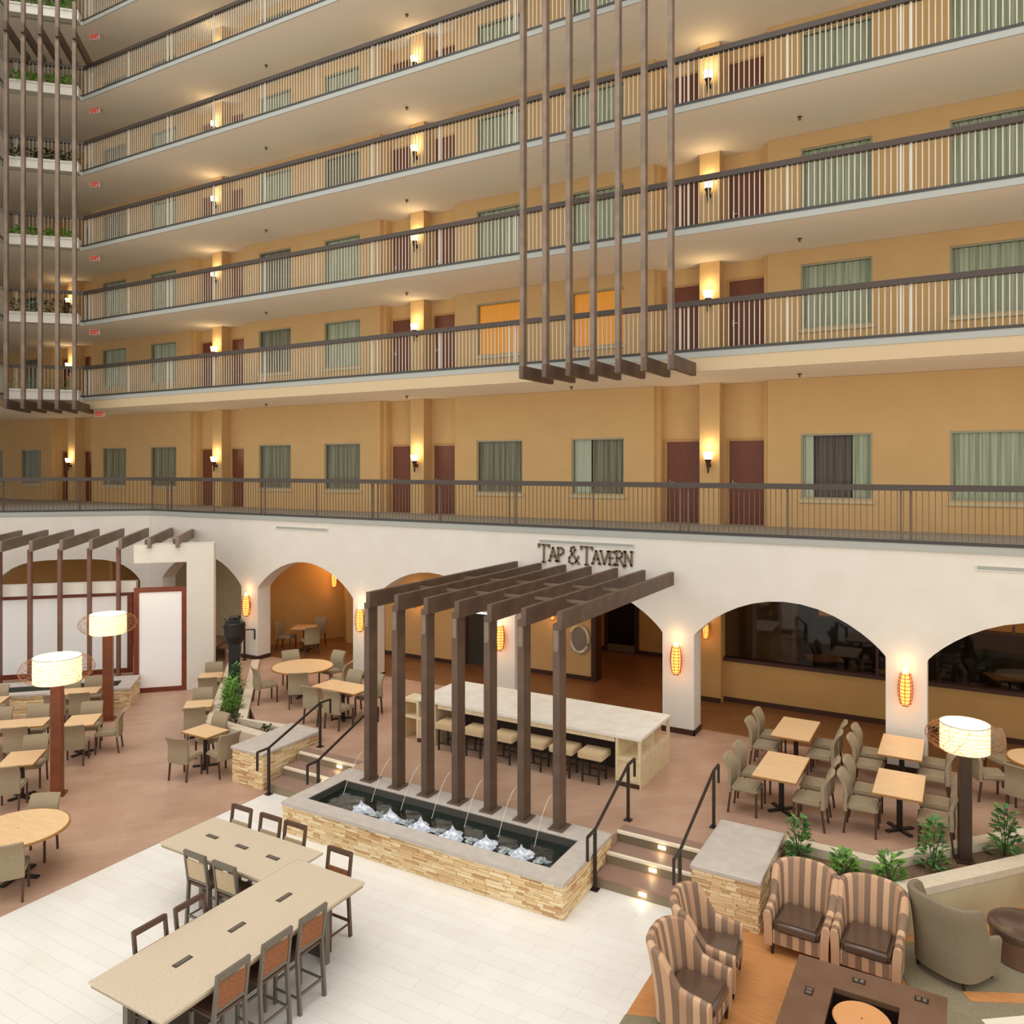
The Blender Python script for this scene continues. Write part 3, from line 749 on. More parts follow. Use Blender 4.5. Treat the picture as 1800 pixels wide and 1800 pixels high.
# ================================================================== STEPS, LEDGES, PLANTERS
def steps(x0, x1, label, light_x, rev=False):
    t = thing('steps', label, 'steps', ((x0 + x1) / 2, 11.4, 0))
    h = (x1 - x0) / 2; ys = (10.95, 11.38, 11.8)
    for i, y in enumerate(ys):
        z = T * (i + 1) / 3; y2 = (ys[i + 1] if i < 2 else 12.05)
        s = put('tread', MB().box(-h, h, y - 11.4 + .05, y2 - 11.4 + .02, z - .03, z + .004).mesh('tread', 'step_tread'), t)
        put('nosing', MB().box(-h, h, y - 11.4 - .01, y - 11.4 + .05, z - .03, z + .008).mesh('nosing', 'nosing' if i else 'step_tread'), s)
        put('riser', MB().box(-h, h, y - 11.4, y - 11.4 + .03, z - T / 3, z - .03).mesh('riser', 'step_riser'), t)
        put('step_lamp', MB().box(-.06, .06, -.012, 0, -.03, .02).mesh('step_lamp', 'step_light'), t, (light_x, y - 11.4, z - .08))
        lamp('POINT', 'step_bulb', ((x0 + x1) / 2 + light_x, y - .05, z - .09), .5, (1, .8, .5), .02)
steps(-4.86, -3.46, 'three carpeted steps with lit risers between fountain and seating ledge', .05)
steps(-11.86, -10.36, 'three carpeted steps on the dining side of the fountain', .35)

def stone_ledge(x0, x1, y0, y1, label, sideL, sideR, seed):
    t = thing('stone_ledge', label, 'ledge', (x0, y0, 0)); L, D, H = x1 - x0, y1 - y0, .67
    put('stone_core', MB().box(.04, L - .04, .04, D - .04, 0, H).mesh('core', 'stone_back'), t)
    ledge(t, L - .06, H, 'x', seed, loc=(.03, .04, 0))
    if sideR: ledge(t, D - .06, H, 'y', seed + 3, loc=(L - .04, .03, 0), rot=PI / 2)
    if sideL: ledge(t, D - .06, H, 'y', seed + 5, loc=(.04, D - .03, 0), rot=-PI / 2)
    put('coping', MB().box(0, L, 0, D, H, H + .06).mesh('coping', 'stone_cap', bevel=.008, seg=1), t)
stone_ledge(-3.39, -2.41, 10.9, 12.55, 'grey capped stone ledge beside the steps behind the striped armchairs', True, True, 60)
stone_ledge(-12.85, -11.93, 10.9, 12.56, 'grey capped stone ledge beside the leafy planter and brown floor', True, True, 70)

# planter between lounge and terrace (V shaped)
pk = MB()
def kerbline(mb, pts, wd, z0, z1):
    """offset to the right of travel direction"""
    P = [Vector(p) for p in pts]; outs = []
    for i, p in enumerate(P):
        ds = []
        if i > 0: ds.append((P[i] - P[i - 1]).normalized())
        if i < len(P) - 1: ds.append((P[i + 1] - P[i]).normalized())
        n = sum([Vector((dd.y, -dd.x)) for dd in ds], Vector((0, 0))).normalized(); n /= n.dot(Vector((ds[0].y, -ds[0].x)))
        outs.append((p, p + n * wd))
    for (a, b), (c, d2) in zip(outs, outs[1:]): mb.prism([tuple(a), tuple(b), tuple(d2), tuple(c)], z0, z1)
inner = [(-2.41, 12.76), (-1.19, 12.76), (2.35, 16.72)]
outer = [(-2.41, 11.62), (-.92, 11.62), (3.4, 16.62)]
vp = thing('planter', 'V shaped planter bed with pale kerbs between lounge and terrace', 'planter', (0, 0, 0))
kerbline(pk, inner, .2, T - .3, .6)
put('inner_kerb', pk.mesh('kerb', 'kerb', fix=True), vp)
pk = MB(); kerbline(pk, outer, -.26, .5, .6); put('outer_kerb', pk.mesh('kerb', 'kerb', fix=True), vp)
pk = MB(); kerbline(pk, [(a, b + .02) for a, b in outer], -.2, 0, .5); put('retaining_wall', pk.mesh('wall', 'cream_wall', fix=True), vp)
put('soil', MB().prism([(-2.41, 11.7), (-.95, 11.7), (3.2, 16.6), (2.3, 16.6), (-1.15, 12.62), (-2.41, 12.62)], .0, .47).mesh('soil', 'soil', fix=True), vp)
def shrub(x, y, z, h, r, seed, label, n=90, m='leaf_b', ln=.17, cat='plant', g='young plants in the V shaped planter', m2=None, wd=.035):
    t = thing('leafy_plant', label, cat, (x, y, z), 0, g)
    put('foliage', leafy(n, r, h, seed, ln, wd, .9, .25).mesh('foliage', m), t)
    if m2: put('foliage', leafy(n // 3, r * .8, h, seed + 50, ln, wd, .9, .2).mesh('foliage', m2), t, None, 0, 'paler young leaves')
    put('stem', stems(4, r, h, seed).mesh('stem', 'leaf_dark'), t)
shrub(-2.17, 12.35, .47, .62, .16, 1, 'tall upright plant by the ledge end of the V planter', m2='leaf_a')
shrub(-1.52, 12.18, .47, .3, .2, 2, 'low plant behind the gap between the striped armchairs', m='leaf_a', m2='leaf_b')
shrub(-.93, 12.25, .47, .42, .2, 3, 'bushy plant at the bend of the V planter', m='leaf_a', m2='leaf_b')
shrub(-.42, 13.05, .47, .68, .2, 4, 'tall glossy plant beside the drum lamp in the V planter', m2='leaf_a', n=110)
shrub(.5, 14.0, .47, .72, .2, 5, 'tall plant beyond the drum lamp at the frame edge', m2='leaf_a', n=110)

# long diagonal planter of the dining side: strip parallel to the n axis
dp = thing('planter', 'long diagonal planter bed with pale kerbs dividing the two floor levels', 'planter', (0, 0, 0))
def Q(e, n): return (e * S2 - n * S2, e * S2 + n * S2)           # world from rotated coordinates
e0, e1 = -2.08, -1.2; n0, n1 = 18.95, 24.7
pk = MB().prism([Q(e0, n0), Q(e0 + .22, n0 + .2), Q(e0 + .22, n1), Q(e0, n1)], 0, .6)
put('long_kerb', pk.mesh('kerb', 'kerb', fix=True), dp)
pk = MB().prism([Q(e1 - .22, n0 + .1), Q(e1, n0), Q(e1, n1), Q(e1 - .22, n1)], T - .3, .6)
put('long_kerb', pk.mesh('kerb', 'kerb', fix=True), dp)
pk = MB().prism([Q(e0, n0), (-12.92, 11.85), (-12.92, 12.1), Q(e0 + .22, n0 + .2)], 0, .6).prism([Q(e1, n0), Q(e1 - .22, n0 + .1), (-12.92, 12.5), (-12.92, 12.75)], T - .3, .6)
put('end_kerb', pk.mesh('kerb', 'kerb', fix=True), dp)
put('soil', MB().prism([Q(e0 + .1, n0), Q(e1 - .1, n0), Q(e1 - .1, n1), Q(e0 + .1, n1)], 0, .47).prism([Q(e0 + .1, n0), (-12.94, 12.0), (-12.94, 12.6), Q(e1 - .1, n0)], 0, .468).mesh('soil', 'soil', fix=True), dp)
x, y = Q(-1.62, 19.9); shrub(x, y, .47, .75, .26, 8, 'tallest bright green plant in the diagonal planter', n=200, m='leaf_a', m2='leaf_bright', g='plants in the diagonal planter')
x, y = Q(-1.7, 20.7); shrub(x, y, .47, .6, .22, 9, 'green plant further along the diagonal planter', n=130, m='leaf_b', m2='leaf_a', g='plants in the diagonal planter')
x, y = Q(-1.65, 21.6); shrub(x, y, .47, .75, .2, 10, 'plant at the foot of the black pillar', n=100, m='leaf_b', m2='leaf_a', g='plants in the diagonal planter')
x, y = Q(-1.45, 19.1); shrub(x, y, .47, .3, .13, 12, 'small wispy plant where the diagonal planter begins', n=36, m='leaf_dark', g='plants in the diagonal planter', ln=.12)
shrub(-13.35, 12.3, .47, .2, .13, 13, 'tiny dark plant by the stone ledge cap', n=36, m='leaf_dark', g='plants in the diagonal planter', ln=.12)
bpx = thing('plant_stand', 'black square pillar carrying a dark foliage tub over the diagonal planter', 'plant stand', (-16.88, 14.45, .47), R45)
put('pillar', MB().box(-.14, .14, -.14, .14, 0, 1.9).mesh('pillar', 'black_metal', bevel=.01, seg=1), bpx)
put('tub', MB().lathe([(.2, 1.2), (.27, 1.4), (.28, 1.72), (.25, 1.75)], 14).mesh('tub', 'black_metal'), bpx)
put('foliage', leafy(70, .3, .35, 77, .22, .03, .9, .1).mesh('foliage', 'leaf_dark'), bpx, (0, 0, 1.5))

# handrails
def handrail(label, p0, p1, g='black handrails at the steps'):
    t = thing('handrail', label, 'handrail', (p0[0], p0[1], 0), 0, g)
    q = Vector((p1[0] - p0[0], p1[1] - p0[1], 0)); d = q.normalized(); z0, z1 = .9, T + .92
    put('post', MB().box(-.022, .022, -.022, .022, 0, z0 + .02).mesh('post', 'handrail'), t)
    put('post', MB().box(-.022, .022, -.022, .022, 0, .92).mesh('post', 'handrail'), t, (q.x, q.y, T))
    put('base_plate', MB().box(-.06, .06, -.06, .06, 0, .015).mesh('bp', 'handrail'), t)
    put('base_plate', MB().box(-.06, .06, -.06, .06, 0, .015).mesh('bp', 'handrail'), t, (q.x, q.y, T))
    a = Vector((0, 0, z0)); e = Vector((q.x, q.y, z1)); lo = a - d * .28
    pts = [lo + Vector((0, 0, -.35)), lo, a, e, e + d * .3, e + d * .3 + Vector((0, 0, -.3))]
    rail = MB()
    for u, v in zip(pts, pts[1:]): rail.bar(u, v, .035, .035)
    put('rail', rail.mesh('rail', 'handrail'), t)
handrail('black handrail between fountain end and lit steps', (-4.83, 10.86), (-4.85, 12.25))
handrail('black handrail along the ledge side of the lit steps', (-3.52, 10.86), (-3.55, 12.7))
handrail('black handrail in front of the dining side stone ledge', (-11.72, 10.86), (-11.7, 12.24))
handrail('black handrail at the fountain side of the dining steps', (-10.43, 10.86), (-10.45, 12.3))
handrail('black handrail standing by the pillar below the second arch', (-19.6, 16.1), (-18.95, 16.6), 'black handrails far')

# ================================================================== LAMPS
def drum_lamp(x, y, z, hb, rs, hs, rr, pole, pm, label, ring=True, power=25):
    t = thing('drum_lamp', label, 'lamp', (x, y, z), 0, 'drum lamps on tall posts')
    put('pole', MB().box(-pole / 2, pole / 2, -pole / 2, pole / 2, 0, hb).mesh('pole', pm, bevel=.012, seg=1), t, None, R45 if z == 0 else .2)
    put('base_plate', MB().box(-pole * .75, pole * .75, -pole * .75, pole * .75, 0, .03).mesh('bp', pm), t, None, R45 if z == 0 else .2)
    sh = put('lamp_shade', MB().lathe([(rs, hb), (rs, hb + hs)], 32, cap=False).lathe([(rs, hb + .001), (.01, hb + .001)], 32, cap=False).mesh('shade', 'shade', smooth=True), t)
    dots = MB(); rd = random.Random(int(x * 10))
    for i in range(60):
        a = rd.uniform(0, 2 * PI); zz = hb + hs * rd.uniform(.08, .92); l = rd.uniform(.02, .06)
        dots.tube([((rs + .004) * math.cos(a), (rs + .004) * math.sin(a), zz), ((rs + .004) * math.cos(a + l / rs), (rs + .004) * math.sin(a + l / rs), zz + rd.uniform(-.03, .03))], .003, 4)
    put('shade_pattern', dots.mesh('dots', 'shade_mark'), sh)['kind'] = 'stuff'
    put('diffuser', MB().lathe([(rs - .01, hb + hs * .93), (.02, hb + hs * .93)], 32, cap=False).mesh('diffuser', 'shade_top'), t)
    put('finial', MB().lathe([(.05, hb + hs * .93), (.05, hb + hs * .96), (.02, hb + hs * .99)], 10).mesh('finial', 'steel'), t)
    put('shade_rim', MB().lathe([(rs + .006, hb + hs - .012), (rs + .006, hb + hs + .004), (rs - .012, hb + hs + .004), (rs - .012, hb + hs - .012)], 32, cap=False).mesh('rim', 'pale_metal'), t)
    if ring:
        wb = MB(); hz = hb + hs * .5
        for i in range(26):
            a = 2 * PI * i / 34; tw = .35 if i % 2 else -.35
            pts = []
            for q in range(9):
                s = q / 8; ph = PI * s; r_ = rs + (rr - rs) * math.sin(ph) ** .7; zz = hb + hs * (.02 + .96 * s)
                aa = a + tw * (s - .5) * 1.6; pts.append((r_ * math.cos(aa), r_ * math.sin(aa), zz))
            wb.tube(pts, .0028, 4)
        for q in range(7):
            s = (q + 1) / 8; r_ = rs + (rr - rs) * math.sin(PI * s) ** .7
            wb.tube([(r_ * math.cos(2 * PI * i / 32), r_ * math.sin(2 * PI * i / 32), hb + hs * s + .012 * math.sin(i * 2.3 + q)) for i in range(32)], .003, 4, closed=True)
        put('wire_halo', wb.mesh('halo', 'copper_wire'), t)
    lamp('POINT', 'drum_bulb', (x, y, z + hb + hs + .1), power, (1, .82, .52), .15)
drum_lamp(-15.36 + .1, 8.74 + .06, 0, 2.2, .42, .48, .66, .2, 'lamp_pole', 'glowing drum lamp on a square red brown post by the dining tables')
drum_lamp(-18.68, 12.05, 0, 2.18, .42, .48, .68, .22, 'lamp_pole', 'glowing drum lamp on a post near the framed white screens')
drum_lamp(-0.02, 13.55, .47, 1.66, .33, .4, .53, .17, 'lamp_pole_dark', 'glowing drum lamp with copper wire halo in the V planter')

# amber sconces on the piers
def amber(x, y, z, label, s=1, g='amber caged sconces'):
    t = thing('wall_sconce', label, 'wall lamp', (x, y, z), 0, g)
    tube = [(.055 * s, 0), (.085 * s, .1 * s), (.1 * s, .3 * s), (.085 * s, .5 * s), (.06 * s, .6 * s)]
    put('glass_tube', MB().lathe(tube, 16).mesh('tube', 'amber_tube', smooth=True), t, (0, -.13, 0))
    c = MB()
    for q in range(9):
        zz = .03 + q * .068; r_ = .012 + .115 * math.sin(PI * (.18 + .64 * zz / .6)) ** .8
        c.tube([(r_ * s * math.cos(2 * PI * i / 16), r_ * s * math.sin(2 * PI * i / 16), zz * s) for i in range(16)], .007 * s, 4, closed=True)
    for i in range(8):
        a = 2 * PI * i / 8
        c.tube([((.016 + .115 * math.sin(PI * (.18 + .64 * q / 8)) ** .8) * s * math.cos(a), (.016 + .115 * math.sin(PI * (.18 + .64 * q / 8)) ** .8) * s * math.sin(a), .6 * s * q / 8) for q in range(9)], .006 * s, 4)
    put('cage', c.mesh('cage', 'copper_cage'), t, (0, -.13, 0))
    put('wall_plate', MB().box(-.05, .05, -.13, 0, .2, .4).box(-.05 * s, .05 * s, -.16, -.1, -.03, 0).mesh('plate', 'sconce_metal'), t)
    put('bulb', MB().lathe([(.03, .56 * s), (.045, .62 * s), (.03, .68 * s)], 10).mesh('bulb', 'amber_hot'), t, (0, -.13, 0))
    lamp('POINT', 'amber_bulb', (x, y - .22, z + .8 * s), 3, (1, .6, .28), .06)
    lamp('POINT', 'amber_bulb', (x, y - .3, z - .1 * s), 2, (1, .5, .22), .06)
for i, nm in enumerate(('pier between the two widest open arches at the frame edge', 'pier between tavern window arch and foyer arch', 'pier behind the middle of the pergola', 'pier beside the first pergola post', 'pier between the alcove arch and half hidden arch')):
    amber(-1.0 - 4.49 * i, FY, 1.84, 'amber caged sconce on the ' + nm)
amber(-5.6, 19.45, 2.1, 'amber sconce deep inside the tavern window arch', .7, 'amber sconces deep in the arcade')
amber(-10.0, RY, 2.1, 'amber sconce on the foyer wall behind the pergola', .6, 'amber sconces deep in the arcade')
amber(-14.5, RY - .35, 2.1, 'amber sconce on the passage wall behind the pergola', .6, 'amber sconces deep in the arcade')
amber(-18.55, 20.2, 2.3, 'bright amber sconce glowing high in the alcove', .9, 'amber sconces deep in the arcade')
lamp('POINT', 'alcove_glow', (-18.3, 19.6, 3.0), 14, (1, .5, .12), .1)
dsc = thing('wall_disc', 'round pewter wreath hanging on the foyer wall beside the last pergola post', 'wall ornament', (-9.2, RY - .02, 1.62))
put('ring', MB().tube([(.27 * math.cos(2 * PI * i / 28), -.04, .36 * math.sin(2 * PI * i / 28)) for i in range(28)], .05, 8, closed=True).mesh('ring', 'pewter', smooth=True), dsc)
put('backing', MB().prof([(.24 * math.cos(2 * PI * i / 24), .33 * math.sin(2 * PI * i / 24)) for i in range(24)], -.03, -.01).mesh('backing', 'steel', fix=True), dsc)

# ================================================================== BAR ISLAND + STOOLS
IX0, IX1, IY0, IY1, IZ = -10.16, -5.1, 13.5, 15.14, 1.42
bi = thing('bar_island', 'long bar island with white stone top and open limestone ends', 'bar island', (IX0, IY0, T))
L, D, H = IX1 - IX0, IY1 - IY0, IZ - T
put('worktop', MB().box(0, L, 0, D, H - .05, H).mesh('top', 'stone_white'), bi)
put('apron', MB().box(.55, L - .52, .02, D - .02, H - .14, H - .05).mesh('apron', 'limestone'), bi)
for nm, x0, x1 in (('a', .01, .5), ('b', L - .5, L - .01)):
    e = put('end_unit', MB().box(x0, x0 + .05, .01, D - .01, 0, H - .05).box(x1 - .05, x1, .01, D - .01, 0, .52 if nm == 'b' else H - .05).box(x0 + .05, x1 - .05, .01, D - .01, .46, .52)
            .box(x0 + .05, x1 - .05, D / 2 - .03, D / 2 + .03, .52, H - .05).box(x0 + .05, x1 - .05, .03, D - .03, .0, .46).mesh('end', 'limestone'), bi)
    put('kickboard', MB().box(x0 + .02, x1 - .02, .0, .01, 0, .08).mesh('k', 'trim_dark'), e)
put('corner_post', MB().box(L - .06, L - .01, .01, .08, .52, H - .05).box(L - .06, L - .01, D - .08, D - .01, .52, H - .05).mesh('cp', 'limestone'), bi)
put('outer_shelf', MB().box(-.42, .0, .05, .5, H - .12, H - .07).box(-.42, -.37, .05, .5, 0, H - .12).box(-.37, .0, .05, .5, .46, .5).mesh('shelf', 'limestone'), bi)
put('back_panel', MB().box(.5, L - .5, .75, .85, 0, H - .14).mesh('bp', 'shelf_dark'), bi)
st_seat = MB().box(-.25, .25, -.22, .22, .44, .57).mesh('seat', 'cushion', bevel=.02, seg=2)
st_leg = MB().box(-.015, .015, -.015, .015, 0, .44).mesh('leg', 'black_metal')
st_fr = MB().box(-.18, .18, -.18, .18, .43, .46).mesh('seat_frame', 'dark_leg')
st_ft = MB().box(-.17, .17, -.175, -.155, .14, .16).box(-.17, .17, .155, .175, .14, .16).mesh('footrest', 'black_metal')
for i, x in enumerate((-9.28, -8.6, -7.92, -7.23, -6.62, -6.02)):
    o = thing('bar_stool', ('%s low backless stool tucked under the bar island, counted from the dining side' % ('first', 'second', 'third', 'fourth', 'fifth', 'last')[i]), 'stool', (x, 13.5, T), 0, 'backless stools under the bar island')
    put('seat', st_seat, o); put('seat_frame', st_fr, o); put('footrest', st_ft, o)
    for a in (-.165, .165):
        for b in (-.165, .165): put('leg', st_leg, o, (a, b, 0))

# ================================================================== COMMUNAL TABLES
TZ = .95
def slots(t, pts, rot):
    me = MB().box(-.11, .11, -.035, .035, 0, .006).mesh('outlet_plate', 'slot'); me2 = MB().box(-.09, .09, -.02, .02, .006, .009).mesh('socket_face', 'steel')
    for (x, y) in pts:
        s = put('outlet_plate', me, t, (x, y, TZ), rot); put('socket_face', me2, s)
ct = thing('communal_table', 'long speckled stone communal table nearest the camera with three outlet plates', 'table', (-7.38, 6.42, 0))
put('tabletop', MB().box(-.6, .6, -1.49, 1.49, TZ - .03, TZ).mesh('top', 'granite_top'), ct)
put('table_edge', MB().box(-.585, .585, -1.475, 1.475, TZ - .07, TZ - .03).mesh('edge', 'granite_edge'), ct)
leg_t = MB().box(-.04, .04, -.04, .04, 0, TZ - .07).mesh('leg', 'bar_frame')
for a in (-.28, .28):
    for b in (-1.25, 1.1): put('leg', leg_t, ct, (a, b, 0))
put('pedestal_panel', MB().box(-.03, .03, -1.2, 1.2, .12, TZ - .07).box(-.2, .2, -1.2, -1.15, 0, TZ - .07).box(-.2, .2, 1.15, 1.2, 0, TZ - .07).mesh('pp', 'dark_wood'), ct)
slots(ct, ((-.03, -.78), (-.03, -.04), (-.03, .7)), PI / 2)
ct2 = thing('communal_table', 'speckled stone communal table meeting the longer one at a corner', 'table', (-8.92, 7.745, 0))
put('tabletop', MB().prism([(-1.13, -.475), (.935, -.475), (.935, .17), (1.12, .17), (1.12, .475), (-1.13, .475)], TZ - .03, TZ).mesh('top', 'granite_top', fix=True), ct2)
put('table_edge', MB().box(-1.115, .93, -.46, .46, TZ - .07, TZ - .03).mesh('edge', 'granite_edge'), ct2)
for a in (-.62, .62):
    for b in (-.14, .14): put('leg', leg_t, ct2, (a, b, 0))
slots(ct2, ((-.62, .02), (0, .02), (.62, .02)), -.02)

# counter chairs
def hc_meshes(fm):
    w_ = .215
    d = {}
    d['rear_leg'] = MB().bar((0, -.2, 0), (0, -.155, .66), .035, .045).bar((0, -.155, .64), (0, -.22, 1.12), .035, .04).mesh('leg', fm)
    d['front_leg'] = MB().bar((0, .2, 0), (0, .19, .62), .035, .035).mesh('leg', fm)
    d['seat'] = MB().box(-.2, .2, -.16, .21, .62, .68).mesh('seat', 'bar_frame_brown', bevel=.015, seg=2)
    d['top_rail'] = MB().box(-w_ + .017, w_ - .017, -.24, -.205, 1.06, 1.125).mesh('top_rail', fm)
    pn = MB(); pn.bar((0, -.168, .74), (0, -.205, 1.0), .36, .022); d['panel'] = pn.mesh('back_panel', 'woven')
    d['lower_rail'] = MB().box(-w_ + .017, w_ - .017, -.178, -.148, .7, .735).mesh('lower_rail', fm)
    d['str'] = MB().box(-.2, .2, -.196, -.172, .2, .23).box(-.2, .2, .185, .205, .26, .29).box(-.215, -.195, -.18, .19, .18, .2).box(.195, .215, -.18, .19, .18, .2).mesh('stretcher', fm)
    return d
HC = hc_meshes('bar_frame')
HCb = hc_meshes('bar_frame_brown')
HL = dict(HC); HL['panel'] = MB().bar((0, -.168, .74), (0, -.205, 1.0), .36, .022).mesh('back_panel', 'woven_light')
HCb['panel'] = MB().bar((0, -.166, .74), (0, -.185, .88), .36, .022).mesh('back_panel', 'woven')
HD = dict(HCb); HD['panel'] = MB().bar((0, -.166, .74), (0, -.185, .9), .36, .022).mesh('back_panel', 'woven_light')
def high_chair(x, y, f, label, S=HC):
    rot = math.atan2(f[1], f[0]) - PI / 2
    o = thing('counter_chair', label, 'chair', (x, y, 0), rot, 'tall chairs around the communal tables')
    for sx in (-.2, .2): put('leg', S['rear_leg'], o, (sx, 0, 0)); put('leg', S['front_leg'], o, (sx, 0, 0))
    put('seat', S['seat'], o); put('top_rail', S['top_rail'], o); put('back_panel', S['panel'], o, None, 0, 'woven back panel'); put('lower_rail', S['lower_rail'], o); put('stretcher', S['str'], o)
for i, (yy, lb) in enumerate(((5.69, 'nearest the camera'), (6.3, 'in the middle'), (6.86, 'nearest the fountain'))):
    high_chair(-6.88, yy, (-1, 0), 'tall chair with woven back on the open floor side, ' + lb)
high_chair(-7.42, 7.93, (0, -1), 'tall chair alone at the fountain end of the long communal table', HCb)
for xx, lb in ((-9.66, 'farthest from the long table'), (-9.04, 'in the middle of three'), (-8.53, 'closest to the fountain')):
    high_chair(xx, 8.2, (0, -1), 'dark tall chair behind the short communal table, ' + lb, HD)
high_chair(-9.05, 7.3, (0, 1), 'tall chair in the table corner, outer one', HL)
high_chair(-8.47, 7.3, (0, 1), 'tall chair in the table corner, tucked beside the long table', HL)
high_chair(-7.9, 5.74, (1, 0), 'tall chair behind the long table, only its rail showing, nearer the camera', HCb)
high_chair(-7.9, 6.28, (1, 0), 'tall chair behind the long table, next to the corner chairs', HCb)

# ================================================================== DINING TABLES AND CHAIRS
def dchair_meshes(m='taupe'):
    d = {}
    d['seat'] = MB().box(-.235, .235, -.2, .25, .39, .47).mesh('seat', m, bevel=.025, seg=2, smooth=True)
    def back(off):
        def fn(u, v):
            x = (u - .5) * .47; z = .36 + .54 * v
            y = -.215 - .10 * v - .05 * math.sin(v * PI) * (-1) - .03 * math.cos((u - .5) * PI) + off
            y += -.018 * math.sin(v * 2 * PI)
            return (x * (1 - .03 * v), y, z)
        return fn
    d['back'] = MB().shell(back(.025), back(-.03), 6, 8).mesh('backrest', m, smooth=True, fix=True)
    d['leg'] = MB().bar((0, 0, 0), (0, 0, .40), .03, .03).mesh('leg', 'chair_leg')
    d['rleg'] = MB().bar((0, -.05, 0), (0, 0, .40), .03, .03).mesh('leg', 'chair_leg')
    return d
DC = dchair_meshes()
def dchair(x, y, z, f, label, g):
    rot = math.atan2(f[1], f[0]) - PI / 2
    o = thing('dining_chair', label, 'chair', (x, y, z), rot, g)
    put('seat', DC['seat'], o, None, 0); put('backrest', DC['back'], o)
    for sx in (-.21, .21): put('leg', DC['leg'], o, (sx, .22, 0)); put('leg', DC['rleg'], o, (sx, -.2, 0))
def table(x, y, z, sx, sy, rot, label, g):
    t = thing('dining_table', label, 'table', (x, y, z), rot, g)
    put('tabletop', MB().box(-sx / 2, sx / 2, -sy / 2, sy / 2, .72, .75).mesh('top', 'maple'), t)
    put('edge_band', MB().box(-sx / 2 - .008, sx / 2 + .008, -sy / 2 - .008, sy / 2 + .008, .712, .742).mesh('edge', 'maple_edge'), t)
    n = 2 if max(sx, sy) > 1.4 else 1
    for i in range(n):
        off = 0 if n == 1 else (-.5 + i) * max(sx, sy) * .55
        p = (off, 0, 0) if sx > sy else (0, off, 0)
        put('pedestal', MB().lathe([(.045, .03), (.045, .71)], 10).mesh('pedestal', 'black_metal'), t, p)
        put('base_plate', MB().box(-.25, .25, -.035, .035, 0, .03).box(-.035, .035, -.25, .25, 0, .03).mesh('base', 'black_metal'), t, p, PI / 4)
    return t
def rtable(x, y, z, r, label, g):
    t = thing('round_table', label, 'table', (x, y, z), 0, g)
    put('tabletop', MB().lathe([(0.01, .752), (r - .03, .752)], 40, cap=False).lathe([(.01, .72), (r - .03, .72)], 40, cap=False).mesh('top', 'maple'), t)
    put('edge_band', MB().lathe([(r - .03, .715), (r, .72), (r, .748), (r - .03, .752)], 40, cap=False).lathe([(0.01, .714), (r - .03, .715)], 40, cap=False).mesh('edge', 'maple_edge', smooth=True), t)
    put('pedestal', MB().lathe([(.06, .03), (.05, .71)], 12).mesh('pedestal', 'black_metal'), t)
    put('base_plate', MB().box(-.34, .34, -.04, .04, 0, .03).box(-.04, .04, -.34, .34, 0, .03).mesh('base', 'black_metal'), t, None, .4)
GT, GC = 'maple topped dining tables', 'taupe dining chairs around the tables'
# right terrace group: table .7 (x) by 1.3 (y), two chairs on each long side
for (x, y, sy, tl, tn) in ((-2.88, 16.08, 1.28, 'maple table close to the tavern half wall, behind another table', 'back table by the tavern wall'),
                       (-2.73, 13.92, 1.28, 'maple table in front of the back one, near the handrail', 'front table near the handrail'),
                       (-1.02, 16.0, 1.22, 'maple table at the foot of the white pier', 'table at the pier foot'),
                       (-.93, 14.1, 1.15, 'maple table between the pier and the V planter', 'table by the V planter')):
    table(x, y, T, .7, sy, 0, tl, GT)
    for sgn, sn in ((-1, 'fountain side'), (1, 'lamp side')):
        for dy, dn2 in ((-.33, 'front'), (.33, 'rear')):
            dchair(x + sgn * .52, y + dy, T, (-sgn, 0), 'taupe chair, %s, %s seat, at the %s' % (sn, dn2, tn), GC)
rtable(1.2, 16.5, T, .6, 'round maple table cut by the frame edge, behind the drum lamp', GT)
for i, a in enumerate((200, 250, 130)):
    ar = math.radians(a); dchair(1.15 + .85 * math.cos(ar), 16.55 + .85 * math.sin(ar), T, (-math.cos(ar), -math.sin(ar)), 'taupe chair at the round table behind the drum lamp, ' + ('outer seat', 'front seat', 'wall side seat')[i], GC)
# upper dining side
rtable(-14.73, 14.78, T, .78, 'round maple table before the alcove arch', GT)
for i, a in enumerate((150, 85, 20, 245, 310)):
    ar = math.radians(a); dchair(-14.73 + .95 * math.cos(ar), 14.78 + .95 * math.sin(ar), T, (-math.cos(ar), -math.sin(ar)), 'taupe chair at the round table before the alcove, ' + ('planter side', 'arch side', 'pier side', 'near planter with its back to us', 'near side beside the square table')[i], GC)
table(-12.55, 13.88, T, 1.3, .7, 0, 'square cornered maple table beside the first pergola post', GT)
for dx, dn2 in ((-.32, 'planter end'), (.32, 'post end')):
    dchair(-12.55 + dx, 13.4, T, (0, 1), 'taupe chair with back to us beside the pergola post, ' + dn2, GC)
    dchair(-12.55 + dx, 14.4, T, (0, -1), 'taupe chair behind the table beside the pergola post, ' + dn2, GC)
table(-18.3, 18.45, T, .7, .7, .5, 'small maple table inside the dim alcove', GT)
for i, a in enumerate((100, 200, 330)):
    ar = math.radians(a); dchair(-18.3 + .62 * math.cos(ar), 18.45 + .62 * math.sin(ar), T, (-math.cos(ar), -math.sin(ar)), 'dark taupe chair in the dim alcove, ' + ('wall side', 'pier side', 'open side')[i], GC)
